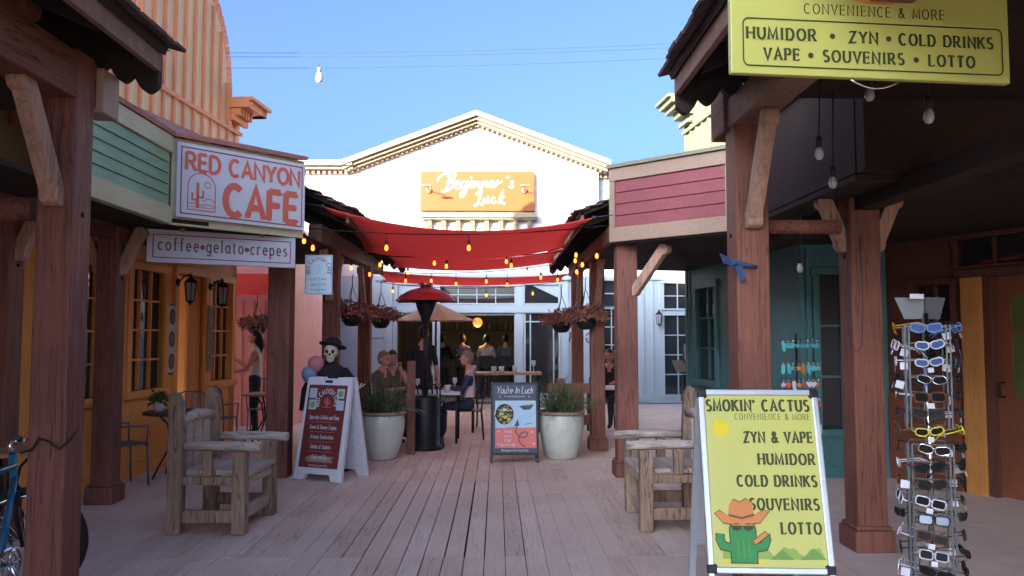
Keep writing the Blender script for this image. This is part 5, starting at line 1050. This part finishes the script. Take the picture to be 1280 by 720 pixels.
# ================================================================ PEOPLE
def person(label, loc, rz, J, cols, hair, hl=0, hold=None, grp=None, sc=1.0):
    """J: joints, facing -Y; cols: materials for torso, arm, forearm, leg, shin, shoe"""
    t = thing('person', label, 'person', loc, rz, grp); t.scale = (sc,) * 3
    names = list(J); E = [('pel', 'bel'), ('bel', 'che'), ('che', 'neb'), ('neb', 'hea')]
    for s_ in 'lr': E += [('che', 'sh' + s_), ('sh' + s_, 'el' + s_), ('el' + s_, 'wr' + s_), ('wr' + s_, 'pa' + s_), ('pel', 'hi' + s_), ('hi' + s_, 'kn' + s_), ('kn' + s_, 'an' + s_), ('an' + s_, 'to' + s_)]
    rad = dict(pel=(.145, .11), bel=(.135, .10), che=(.155, .11), neb=(.06, .06), hea=(.052, .055), sh=(.062, .062), el=(.045, .045), wr=(.03, .03), pa=(.034, .022), hi=(.095, .095), kn=(.062, .062), an=(.042, .042), to=(.035, .03))
    me = bpy.data.meshes.new('skin_base'); me.from_pydata([V(J[n]) for n in names], [(names.index(a), names.index(b)) for a, b in E], []); o = bpy.data.objects.new('skin_base', me); C.objects.link(o)
    o.modifiers.new('skin', 'SKIN'); sv = me.skin_vertices[0].data
    for i, n in enumerate(names): sv[i].radius = rad.get(n, rad.get(n[:2])); sv[i].use_root = n == 'pel'
    o.modifiers.new('sub', 'SUBSURF').levels = 2; o.modifiers['sub'].render_levels = 2
    dg = bpy.context.evaluated_depsgraph_get(); em = o.evaluated_get(dg).to_mesh()
    vs = [v.co.copy() for v in em.vertices]; fs = [tuple(p.vertices) for p in em.polygons]; o.evaluated_get(dg).to_mesh_clear(); bpy.data.objects.remove(o); bpy.data.meshes.remove(me)
    mats = []; mi = lambda m: mats.index(m) if m in mats else (mats.append(m) or len(mats) - 1)
    bone = {}
    for a, b in E:
        k = 0 if b in ('bel', 'che') or b[:2] == 'sh' else 1 if b[:2] == 'el' else 2 if b[:2] == 'wr' else 3 if b[:2] in ('hi', 'kn') else 4 if b[:2] == 'an' else 5 if b[:2] == 'to' else 6
        bone[(a, b)] = k
    cm = [mi(c_) for c_ in cols] ; b = MB(); b.add(vs, [], 0)
    for f in fs:
        c_ = sum((vs[i] for i in f), V((0, 0, 0))) / len(f); best = (9, 6)
        for (a, e), k in bone.items():
            A, B = V(J[a]), V(J[e]); tt = max(0, min(1, (c_ - A).dot(B - A) / (B - A).length_squared)); d = (c_ - A - (B - A) * tt).length - .5 * (rad.get(a, rad.get(a[:2]))[0] * (1 - tt) + rad.get(e, rad.get(e[:2]))[0] * tt)
            if d < best[0]: best = (d, k)
        b.f.append(f); b.m.append(cm[best[1]]); b.sm.append(True)
    skm = cm[6]; h = V(J['hd']) if 'hd' in J else V(J['hea']) + V((0, -.02, .09))
    b.ball(h, (.074, .094, .115), skm, 16); b.ball(h + V((0, -.035, -.055)), (.058, .058, .062), skm, 12); b.ball(h + V((0, -.098, -.012)), (.013, .018, .026), skm, 8)
    for s_ in (-1, 1): b.ball(h + V((s_ * .075, .005, -.01)), (.012, .022, .032), skm, 8)
    dk = mi('ink'); lp = mi('coral')
    for s_ in (-1, 1): b.ball(h + V((s_ * .031, -.082, .012)), (.011, .009, .007), dk, 6)
    b.ball(h + V((0, -.09, -.06)), (.022, .008, .006), lp, 6)
    for s_ in 'lr':
        P_, w = V(J['pa' + s_]), V(J['wr' + s_]); d = (P_ - w).normalized(); sd_ = d.cross(V((0, 0, 1)) if abs(d.z) < .8 else V((0, 1, 0))).normalized(); up = sd_.cross(d)
        for k, L in enumerate((.062, .075, .08, .074)):
            o_ = P_ + sd_ * (-.027 + k * .018); b.tube([o_, o_ + d * L * .5 - up * .01, o_ + d * L * .85 - up * .035], [.0095, .009, .007], 6, skm)
        b.tube([w + d * .03 + sd_ * .03, w + d * .06 + sd_ * .055 - up * .01, w + d * .09 + sd_ * .055 - up * .02], [.012, .011, .008], 6, skm)
    b.build('body', mats, t, world=False)
    hb = MB(); q = []
    hb.ball(h + V((0, .012, .016)), (.084, .1, .118), 0, 18); keep = []
    for f, m_, s2 in zip(hb.f, hb.m, hb.sm):
        c_ = sum((hb.v[i] for i in f), V((0, 0, 0))) / len(f) - h
        if not ((c_.y < -.03 and c_.z < .062) or c_.z < -.07 or (abs(c_.x) > .05 and c_.y < .0 and c_.z < .02)): keep.append(f)
    hb.f = keep; hb.m = [0] * len(keep); hb.sm = [True] * len(keep)
    if hl:
        hb.tube([h + V((0, .045, .06)), h + V((0, .07, -.06)), h + V((0, .085, -.06 - hl * .5)), h + V((0, .075, -.06 - hl))], [.07, .082, .075, .035], 12, 0)
    if hair: hb.build('hair', hair, t, world=False)
    return t
def stand(**k):
    J = dict(pel=(0, 0, .95), bel=(0, 0, 1.1), che=(0, .01, 1.33), neb=(0, .02, 1.47), hea=(0, .0, 1.55))
    for s_, x in (('l', 1), ('r', -1)): J.update({'sh' + s_: (.165 * x, .01, 1.40), 'el' + s_: (.22 * x, .03, 1.13), 'wr' + s_: (.23 * x, -.06, .89), 'pa' + s_: (.23 * x, -.09, .82), 'hi' + s_: (.09 * x, 0, .88), 'kn' + s_: (.10 * x, -.02, .49), 'an' + s_: (.10 * x, .02, .08), 'to' + s_: (.11 * x, -.14, .035)})
    J.update(k); return J
def sit(dz=0, **k):
    J = dict(pel=(0, 0, .55 + dz), bel=(0, .0, .70 + dz), che=(0, -.01, .94 + dz), neb=(0, -.01, 1.08 + dz), hea=(0, -.03, 1.16 + dz))
    for s_, x in (('l', 1), ('r', -1)): J.update({'sh' + s_: (.165 * x, 0, 1.01 + dz), 'el' + s_: (.23 * x, -.08, .76 + dz), 'wr' + s_: (.17 * x, -.30, .80 + dz), 'pa' + s_: (.15 * x, -.37, .80 + dz), 'hi' + s_: (.10 * x, -.02, .53 + dz), 'kn' + s_: (.12 * x, -.42, .50 + dz), 'an' + s_: (.12 * x, -.40, .09 + dz * .6), 'to' + s_: (.12 * x, -.54, .045 + dz * .6)})
    J.update(k); return J
SK, SK2 = 'skin', 'skin2'
p = at(318, 440, 13.1)
person('standing woman with long dark hair, pale top and dark trousers holding a cup', (p.x + .02, 13.1, 0), R(-80), stand(ell=(.23, -.1, 1.14), wrl=(.15, -.30, 1.27), pal=(.13, -.35, 1.31), elr=(-.22, -.06, 1.13), wrr=(-.16, -.28, 1.05), par=(-.14, -.34, 1.05)), ['whitecloth', SK, SK, 'denim', 'denim', 'blackcloth', SK], 'hairdark', .22, sc=.97)
t = thing('cup', 'white paper cup in the hand of the standing woman', 'cup', (p.x - .36, 13.03, 1.25)); MB().lathe([(0, 0), (.03, 0), (.04, .11), (.036, .11), (0, .09)], n=14).build('cup_body', 'signwhite', t, world=False)
p = at(527, 440, 12.9)
person('waiter in black standing behind the patio heater', (p.x, 13.2, 0), R(170), stand(wrl=(.2, -.25, 1.05), pal=(.18, -.32, 1.05)), ['blackcloth', 'blackcloth', SK, 'blackcloth', 'blackcloth', 'blackcloth', SK], 'hairdark')
person('seated older man in a pink shirt with a navy sleeve, facing left', (-.42, 12.6, 0), R(-90), sit(shl=(.165, 0, .99), ell=(.24, -.1, .76)), ['pinkcloth', 'navycloth', 'navycloth', 'denim', 'denim', 'blackcloth', SK2], 'hairgrey')
p = at(478, 455, 12.4)
person('seated grey haired man behind the cream planter', (p.x, 12.3, 0), R(60), sit(), ['olivecloth', 'olivecloth', SK2, 'denim', 'denim', 'blackcloth', SK2], 'hairgrey')
p = at(494, 455, 13); person('seated woman with brown hair raising her hand, beside the grey haired man', (p.x - .05, 12.95, 0), R(20), sit(wrl=(.10, -.22, 1.05), pal=(.08, -.24, 1.13), ell=(.22, -.2, .82)), ['olivecloth', SK, SK, 'denim', 'denim', 'blackcloth', SK], 'hairbrown', .12)
p = at(763, 460, 14.2); person('seated woman with brown hair at the right patio table', (p.x, 14.2, 0), R(-25), sit(wrr=(-.08, -.22, 1.02), par=(-.06, -.24, 1.1), elr=(-.2, -.2, .8)), ['blackcloth', 'blackcloth', SK2, 'blackcloth', 'blackcloth', 'blackcloth', SK2], 'hairbrown', .14)
for px, l, c_, hr in ((608, 'man in a pale shirt seated with his back turned at the bar', 'whitecloth', 'hairdark'), (632, 'person in dark grey seated at the bar, right of the pale shirted man', 'greycloth', 'hairdark'), (578, 'person in grey seated at the bar, left of the pale shirted man', 'steelblue', 'hairbrown'), (553, 'person in black seated at the bar behind the waiter', 'blackcloth', 'hairdark')):
    p = at(px, 440, FY + 2.55); person(l, (p.x, FY + 2.55, 0), R(180), sit(.27), [c_, c_, SK, 'denim', 'denim', 'blackcloth', SK], hr, grp='people seated at the bar')
    t = thing('bar_stool', 'dark bar stool under the ' + l.split(',')[0].replace(' with his back turned', ''), 'stool', (p.x, FY + 2.5, 0), 0, 'bar stools'); b = MB(); b.lathe([(0, .72), (.2, .72), (.2, .76), (0, .77)], n=18); b.build('seat', 'blackmetal', t, world=False)
    MB().lathe([(.2, .76), (.2, 1.05)], n=18).build('backrest', 'blackmetal', t, world=False) if False else MB().prism(Fr((0, -.2, .78), (1, 0, 0)), [(-.2, 0), (.2, 0), (.18, .3), (-.18, .3)], -.015, .015).build('backrest', 'blackmetal', t, world=False)
    for a in range(4): MB().tube([(.13 * math.cos(R(45 + 90 * a)), .13 * math.sin(R(45 + 90 * a)), .72), (.2 * math.cos(R(45 + 90 * a)), .2 * math.sin(R(45 + 90 * a)), 0)], .014, 6).build('leg', 'blackmetal', t, world=False)
# ================================================================ BICYCLE
t = thing('bicycle', 'blue bicycle parked behind the porch post at the left edge', 'bicycle', (-2.86, 4.92, 0), R(0)); A = V((-2.84, 4.95, .345))
def wheel(c, ax, name):
    ax = V(ax).normalized(); X = ax.to_track_quat('Z', 'Y').to_matrix(); b = MB(); n = 40
    ring = [c + X @ V((.32 * math.cos(2 * math.pi * k / n), .32 * math.sin(2 * math.pi * k / n), 0)) for k in range(n + 1)]; b.tube(ring, .026, 8, 0, False); w = b.build(name, 'tire', t)
    b = MB(); b.tube([c + (p - c) * .91 for p in ring], .012, 6, 0, False)
    for k in range(28): b.tube([c + ax * (.03 if k % 2 else -.03), c + (ring[int(k * n / 28)] - c) * .9], .0018, 4, 0, False)
    b.tube([c - ax * .05, c + ax * .05], .018, 8); b.build('rim', 'chrome', w)
hdg = V((.17, .98, 0)).normalized(); sw = V((.93, .36, 0)).normalized()
wheel(A, sw.cross(Z), 'wheel')
ht = A + V((-.07, .0, .50)); bb = V((-2.73, 4.52, .35)); st = bb + V((-.17, -.22, .50)); rr = bb + V((-.10, -.43, -.005))
wheel(rr, hdg.cross(Z), 'wheel')
fr = MB(); fr.tube([ht - V((0, 0, .10)), bb], .021, 10); fr.tube([ht - V((0, 0, .03)), st - V((0, 0, .06))], .018, 10); fr.tube([bb, st], .017, 10); fr.tube([ht - V((.005, 0, .14)), ht + V((-.02, -.0, .04))], .024, 10)
for s_ in (-.04, .04): fr.tube([bb + V((s_, 0, 0)), rr + V((s_, 0, 0))], .010, 8); fr.tube([st + V((s_ * .5, 0, -.05)), rr + V((s_, 0, 0))], .009, 8)
fr.build('frame', 'bikeblue', t); fk = MB()
fk.tube([ht - V((0, 0, .14)), ht + V((.03, 0, -.18))], .02, 8)
for s_ in (-1, 1): q = sw.cross(Z) * s_ * .05; fk.tube([ht + V((.03, 0, -.17)) + q, A + V((-.05, 0, .2)) + q, A + q], [.016, .014, .011], 8)
fk.build('fork', 'blackmetal', t); hb_ = MB(); hn = sw.cross(Z); hc = ht + V((-.03, -.02, .12)); hb_.tube([ht + V((-.02, 0, .04)), hc], .016, 8); hb_.tube([hc, hc + sw * .09], .016, 8); hp = hc + sw * .09
hb_.tube([hp - hn * .30 + V((0, 0, .05)), hp - hn * .1, hp + hn * .1, hp + hn * .30 + V((0, 0, .05))], .013, 8); ho = hb_.build('handlebar', 'chrome', t)
for s_ in (-1, 1): MB().tube([hp + hn * s_ * .2 + V((0, 0, .03)), hp + hn * s_ * .31 + V((0, 0, .053))], .018, 8).build('grip', 'blackmetal', ho)
ck = MB(); cx = hdg.cross(Z); Xc = cx.to_track_quat('Z', 'Y').to_matrix(); ck.lathe([(.06, -.004), (.095, -.004), (.095, .004), (.06, .004)], bb + cx * .06, 26, X=Xc)
for a in range(5): ck.tube([bb + cx * .06, bb + cx * .06 + Xc @ V((.09 * math.cos(R(72 * a)), .09 * math.sin(R(72 * a)), 0))], .008, 6)
ck.tube([bb + cx * .08, bb + cx * .08 + V((.03, .05, -.16))], .012, 6); ck.build('crank', 'chrome', t); MB().bar(bb + cx * .08 + V((.03, .05, -.16)), bb + cx * .18 + V((.03, .05, -.16)), .07, .02).build('pedal', 'blackmetal', t)
MB().lathe([(0, .04), (.05, .04), (.07, .0), (.05, -.03), (0, -.03)], st + V((0, -.03, .04)), 14).build('saddle', 'blackmetal', t)
MB().tube([st - V((0, 0, .07)), st + V((0, -.02, .03))], .014, 8).build('seat_post', 'chrome', t)
# cable lock twisted round the post
t = thing('cable_lock', 'thin twisted wire looped round the porch post near the bicycle', 'wire', (-2.4, 4.33, .95)); MB().tube([(-2.52, 4.33, .98), (-2.46, 4.325, 1.0), (-2.42, 4.32, 1.06), (-2.37, 4.325, 1.04), (-2.32, 4.33, 1.0), (-2.285, 4.36, 1.04), (-2.28, 4.42, 1.08)], .006, 6).build('wire', 'blackmetal', t)
# ================================================================ SUNGLASSES RACK
RX, RY = 2.27, 4.2
t = thing('display_rack', 'tall chrome and clear plastic spinner rack full of sunglasses at the right', 'rack', (RX, RY, 0))
MB().tube([(RX, RY, .05), (RX, RY, 1.72)], .017, 10).build('pole', 'chrome', t); MB().lathe([(0, 0), (.24, 0), (.23, .03), (.03, .05), (0, .05)], (RX, RY, 0), 26).build('base', 'blackmetal', t)
for k, a in enumerate((-24, 66, 156, 246)):      # four faces
    n = V((math.sin(R(a)), -math.cos(R(a)), 0)); F = Fr(V((RX, RY, 0)) + n * .105, V((math.cos(R(a)), math.sin(R(a)), 0)))
    for z0_, z1_ in ((1.12, 1.66), (.16, 1.04)):
        pn = MB(); pn.slab(F, -.09, z0_, -.082, z1_, -.004, .004); pn.slab(F, .082, z0_, .09, z1_, -.004, .004)
        for j in range(int((z1_ - z0_) / .088) + 1): pn.slab(F, -.082, z0_ + j * .088, .082, z0_ + j * .088 + .006, -.003, .003)
        pn.build('panel', 'acrylic', t)
for s_ in (-1, 1):
    q = Fr((RX, RY, 1.69), V((1, s_ * .38, 0)), V((0, -.0, 1))); m_ = MB(); m_.prism(q, [(s_ * .005, 0), (s_ * .10, .0), (s_ * .145, .115), (s_ * .005, .115)][::s_], -.006, .006); m_.build('mirror', 'acrylic', t)
hd4 = MB(); hd4.slab(Fr((RX - .14, RY - .055, 1.795), V((1, .3, 0))), .03, 0, .12, .025, .01, .013); hd4.build('price_label', 'signwhite', t)
protos = {}
def glasses_mesh(kind, fm, lm, tg=False):
    key = (kind, fm, lm, tg)
    if key in protos: return protos[key]
    fb = MB(); lb = MB(); F = Fr((0, 0, 0), (1, 0, 0))
    for s_ in (-1, 1):
        n = 20; e = {0: 2, 1: 4, 2: 2.6}[kind]; rx, ry = {0: (.026, .025), 1: (.029, .021), 2: (.03, .019)}[kind]
        sg_ = lambda v: abs(v) ** (2 / e) * (1 if v > 0 else -1)
        pts = [(s_ * .034 + rx * sg_(math.cos(2 * math.pi * k / n)), ry * sg_(math.sin(2 * math.pi * k / n)) + (.004 if kind == 2 and s_ * math.cos(2 * math.pi * k / n) > .3 else 0)) for k in range(n)]
        lb.poly(F, pts, .001); ring = [F.p(x_, y_, .002) for x_, y_ in pts]; fb.tube(ring + ring[:1], .0034 if kind else .002, 6, 0, False)
        fb.tube([(s_ * .064, 0, .006), (s_ * .068, .012, .006), (s_ * .066, .10, .004), (s_ * .062, .14, -.02)], .0028, 6)
    fb.tube([(-.009, -.002, .006), (0, -.004, .009), (.009, -.002, .006)], .0028, 6)
    fb.add(lb.v, lb.f, 1); 
    if tg: fb.slab(Fr((.072, .03, -.004), (0, 1, 0)), -.018, -.035, .018, .0, 0, .0012, 2); fb.slab(F, -.012, -.05, .016, -.026, .006, .007, 2)
    me_o = fb.build('sunglasses_base', [fm, lm, 'signwhite']); me = me_o.data; bpy.data.objects.remove(me_o); protos[key] = me; return me
styles = [(1, 'whitepl', 'lens', 'white framed square'), (0, 'amber', 'lens', 'thin amber framed round'), (2, 'blackpl', 'lens', 'black framed'), (2, 'bluepl', 'blulens', 'blue mirrored'), (1, 'tort', 'lens', 'tortoiseshell square'), (2, 'chrome', 'lens', 'silver wire framed'), (1, 'blackpl', 'blulens', 'black square blue lensed'), (2, 'yellow', 'lens', 'yellow framed'), (2, 'whitepl', 'blulens', 'white framed blue lensed'), (0, 'blackpl', 'lens', 'round black framed')]
ordn = ['top', 'second', 'third', 'fourth', 'fifth', 'sixth', 'seventh', 'eighth', 'ninth', 'tenth', 'eleventh', 'twelfth', 'thirteenth', 'fourteenth', 'fifteenth', 'sixteenth']
random.seed(21); seq = {0: [3, 8, 8, 5, 4, 2, 7, 5, 2, 2, 0, 6, 4, 0, 2, 6], 1: [3, 2, 6, 2, 6, 2, 7, 2, 2, 2, 9, 2, 6, 2, 2, 4], 3: [1, 0, 8, 2, 5, 2, 4, 2, 0, 4, 0, 2, 8, 6, 0, 2]}
for k, a, side in ((0, -24, 'front'), (1, 66, 'right'), (3, 246, 'left')):
    rows = [1.64 - .088 * j for j in range(7)] + [1.02 - .088 * j for j in range(9)]
    for j, z_ in enumerate(rows):
        kd, fm, lm, nm = styles[seq[k][j]]
        n = V((math.sin(R(a)), -math.cos(R(a)), 0)); pos = V((RX, RY, z_)) + n * .145 + V((math.cos(R(a)), math.sin(R(a)), 0)) * random.uniform(-.012, .012)
        o = bpy.data.objects.new('sunglasses', glasses_mesh(kd, fm, lm, random.random() < .35)); C.objects.link(o); o.location = pos; o.rotation_euler = (random.uniform(-.3, .2), random.uniform(-.2, .2), R(a) + random.uniform(-.35, .35)); o.scale = (random.uniform(1.0, 1.18),) * 3
        tag(o, '%s sunglasses on the %s face of the sunglasses rack, %s row down' % (nm, side, ordn[j]), 'sunglasses', 'sunglasses on the display rack')
# ================================================================ KEYCHAIN RACK
KX, KY = 3.12, 8.3
t = thing('display_rack', 'black spinner rack of small trinkets before the teal shop wall', 'rack', (KX, KY, 0)); MB().tube([(KX, KY, .04), (KX, KY, 1.62)], .012, 8).build('pole', 'blackmetal', t); MB().lathe([(0, 0), (.2, 0), (.2, .03), (0, .05)], (KX, KY, 0), 20).build('base', 'blackmetal', t)
b = MB()
for z_ in (1.56, 1.33, 1.16, .96, .72, .5):
    b.tube([(KX - .2, KY - .1, z_), (KX + .2, KY - .1, z_)], .004, 5); b.tube([(KX, KY, z_), (KX, KY - .1, z_)], .004, 5)
b.build('hook_bar', 'blackmetal', t)
random.seed(4); shp = ['disc shaped', 'heart shaped', 'star shaped', 'long tag']; rows = ((1.56, 'top', ['turq'] * 5), (1.33, 'second', ['turq', 'turq', 'turq', 'amber', 'amber']), (1.16, 'third', ['whitepl', 'redd', 'whitepl', 'amber', 'redd', 'whitepl']), (.96, 'fourth', ['whitepl', 'redd', 'redd', 'whitepl', 'amber']), (.72, 'fifth', ['blackpl', 'tort', 'blackpl', 'whitepl']), (.5, 'bottom', ['bluepl', 'bluepl', 'blackpl', 'bluepl']))
nmc = dict(turq='turquoise', amber='amber', whitepl='white', redd='red', blackpl='black', tort='brown', bluepl='blue')
for z_, rn, cl in rows:
    cl = (cl + cl)[:8]
    for i, c_ in enumerate(cl):
        x_ = KX - .18 + .36 * i / (len(cl) - 1); b = MB(); F = Fr((x_, KY - .115, z_), V((1, random.uniform(-.3, .3), 0)), V((random.uniform(-.15, .15), 0, 1))); s_ = .030
        b.tube([F.p(.006 * math.cos(R(q)), -.012 + .012 * math.sin(R(q))) for q in range(0, 361, 45)], .0018, 4, 1, False); kd = random.randrange(4)
        if kd == 0: b.prism(F, [(s_ * math.cos(R(q)), -.03 - s_ + s_ * math.sin(R(q))) for q in range(0, 360, 24)], -.004, .004)
        elif kd == 1: b.prism(F, [(0, -.03 - 2 * s_), (s_, -.03 - s_ * .8), (s_ * .95, -.03), (s_ * .4, -.028), (0, -.045), (-s_ * .4, -.028), (-s_ * .95, -.03), (-s_, -.03 - s_ * .8)], -.006, .006)
        elif kd == 2: b.prism(F, [(s_ * (1.1 if q % 2 == 0 else .5) * math.sin(R(36 * q)), -.03 - s_ + s_ * (1.1 if q % 2 == 0 else .5) * math.cos(R(36 * q))) for q in range(10)], -.005, .005)
        else: b.prism(F, [(-s_ * .6, -.025), (s_ * .6, -.025), (s_ * .6, -.03 - 2.6 * s_), (0, -.04 - 2.9 * s_), (-s_ * .6, -.03 - 2.6 * s_)], -.004, .004)
        o = b.build('keychain', [c_, 'chrome'], loc=(x_, KY - .115, z_))
        tag(o, '%s %s keychain, %s from the left in the %s row of the trinket rack' % (nmc[c_], shp[kd], ('first', 'second', 'third', 'fourth', 'fifth', 'sixth', 'seventh', 'eighth')[i], rn), 'keychain', 'keychains on the trinket rack')
# ================================================================ LANTERNS, LECTERN, SMALL THINGS
def lantern(label, wallp, n, drop=.0):
    n = V(n).normalized(); t = thing('wall_lantern', label, 'lantern', wallp, 0, 'black wall lanterns'); p = V(wallp); c = p + n * .17
    b = MB(); b.lathe([(0, 0), (.05, 0), (.05, .015), (0, .02)], p, 14, X=n.to_track_quat('Z', 'Y').to_matrix()); b.tube([p + n * .015, p + n * .08 + V((0, 0, .07)), c + V((0, 0, .10))], .011, 7); b.build('bracket', 'blackmetal', t)
    b = MB(); b.lathe([(0, .12), (.012, .10), (.02, .07), (.085, .0), (.08, -.01), (0, -.01)], c, 6, smooth=False); b.lathe([(.05, -.24), (.055, -.235), (.02, -.27), (0, -.30)], c, 6, smooth=False)
    for k in range(6): a = R(60 * k); b.tube([c + V((.075 * math.cos(a), .075 * math.sin(a), -.01)), c + V((.052 * math.cos(a), .052 * math.sin(a), -.24))], .006, 5)
    b.build('cage', 'blackmetal', t); MB().lathe([(.07, -.012), (.046, -.236)], c, 6, smooth=False).build('glass', 'bulbdark', t)
lantern('black lantern on the white wall right of the patio', at(822, 393, FY + .24), (0, -1, 0)); lantern('black lantern on a bracket beside the cafe doorway', FCF.p(cs(10.22), 2.28, .05), FCF.n); lantern('black lantern on the orange wall right of the cafe doorway', FCF.p(cs(11.14), 2.28, .05), FCF.n)
lantern('black lantern at the far right edge of the white wall by the teal shop', at(859, 402, FY + .24), (0, -1, 0))
p = at(858, 455, 13.6); t = thing('menu_stand', 'dark menu stand with a tilted lit page before the white doors', 'menu stand', (p.x + .06, 13.6, 0))
b = MB(); b.box((p.x - .08, 13.52, 0), (p.x + .0, 13.6, .95)); b.box((p.x + .16, 13.52, 0), (p.x + .24, 13.6, .95)); b.box((p.x - .1, 13.5, .5), (p.x + .26, 13.62, .62)); b.build('stand', 'blackmetal', t, bevel=.005)
FQ = Fr((p.x - .22, 13.38, 1.02), (1, 0, 0), (0, .8, .42)); MB().slab(FQ, 0, 0, .55, .35, -.02, 0).build('shelf', 'taupe', t); FQ2 = Fr((p.x - .05, 13.62, 1.14), (1, 0, 0), (0, .25, 1)); b = MB(); b.slab(FQ2, 0, 0, .3, .36, -.01, .005, 0); b.rect(FQ2, .03, .03, .27, .33, .007, 1)
for k in range(9): b.rect(FQ2, .05 + .11 * (k % 2), .06 + k * .028, .13 + .11 * (k % 2), .07 + k * .028, .009, 0)
b.build('menu_page', ['brownink', 'signwhite'], t)
p = at(860, 405, 18.0); t = thing('paper_flower', 'small round orange decoration hanging by the white doors', 'decoration', p); b = MB(); b.ball(p, (.07, .05, .07), 0, 10); b.build('ball', 'amber', t); MB().tube([p, p + V((0, 0, .9))], .004, 4).build('string', 'cable', t)
# bandana on the right porch post
p = V((1.56, 5.18, 2.07)); t = thing('bandana', 'blue bandana knotted on the right porch post', 'bandana', p); b = MB()
b.tube([p + V((-.03, .05, 0)), p + V((-.02, -.02, .01)), p + V((.06, -.015, -.01)), p + V((.14, 0, -.02))], [.016, .02, .018, .012], 8); b.add([p + V((-.02, -.02, .02)), p + V((-.12, -.05, .07)), p + V((-.10, -.06, .0)), p + V((-.03, -.04, -.02))], [(0, 1, 2, 3)]); b.add([p + V((-.02, -.02, .0)), p + V((.02, -.04, -.12)), p + V((.06, -.03, -.10)), p + V((.03, -.03, 0))], [(0, 1, 2, 3)]); b.ball(p + V((-.02, -.03, 0)), .02, 0, 8); b.build('cloth', 'bandana', t)
p = V((2.665, 6.05, 2.32)); t = thing('chain', 'thin metal chain hanging in a long loop on the right gallery post', 'chain', p); MB().tube([p + V((0, -.06, .3)), p + V((-.01, -.065, 0)), p + V((-.01, -.07, -.75)), p + V((.03, -.075, -.84)), p + V((.08, -.07, -.8)), p + V((.10, -.07, -.3)), p + V((.08, -.07, .0))], .0035, 5).build('links', 'greycable', t)
for i, (px, py, Y, l) in enumerate(((1087, 118, 4.3, 'unlit bulb under the dark right porch, left of the yellow sign corner wire'), (1161, 145, 3.9, 'large unlit clear bulb under the right porch below the yellow sign'), (1024, 192, 4.7, 'unlit bulb hanging near the pale bracket of the right porch'), (1041, 228, 5.0, 'unlit bulb hanging just above the gallery post braces'), (1000, 335, 6.4, 'small unlit bulb hanging before the teal shop window'))):
    p = at(px, py, Y); t = thing('hanging_bulb', l, 'light bulb', p, 0, 'unlit bulbs under the right porch'); MB().lathe([(0, -.04), (.017, -.035), (.027, -.012), (.024, .012), (.014, .036), (0, .04)], p, 14).build('bulb', 'bulbdark', t)
    MB().tube([p + V((0, 0, .04)), p + V((0, 0, .10))], .018, 8).build('socket', 'cable', t); MB().tube([p + V((0, 0, .10)), (p.x + .02, p.y, max(p.z + .2, 2.7 if i == 4 else 3.3))], .005, 5).build('cord', 'cable', t)
# wires across the sky
for a, b_, l in (((283, 66, 11.5), (872, 53, 11.0), 'topmost thin wire across the sky'), ((283, 71, 11.5), (872, 58, 11.0), 'middle thin wire across the sky'), ((283, 85, 11.6), (872, 71, 11.0), 'lowest thin wire across the sky, with a white bulb')):
    o = MB().tube(sagline(at(*a), at(*b_), .05, 20), .003, 5).build('overhead_wire', 'greycable'); tag(o, l, 'wire', 'wires across the sky')
p = at(399, 93, 11.4); t = thing('hanging_bulb', 'white bulb with a brown collar hanging on the sky wire', 'light bulb', p); MB().lathe([(0, -.12), (.04, -.11), (.055, -.06), (.045, -.01), (.028, .03), (0, .03)], p, 14).build('bulb', 'signwhite', t); MB().tube([p + V((0, 0, .025)), p + V((0, 0, .10))], .03, 10).build('socket', 'taupe', t); MB().tube([p + V((0, 0, .1)), p + V((0, 0, .14))], .006, 5).build('hook', 'cable', t)
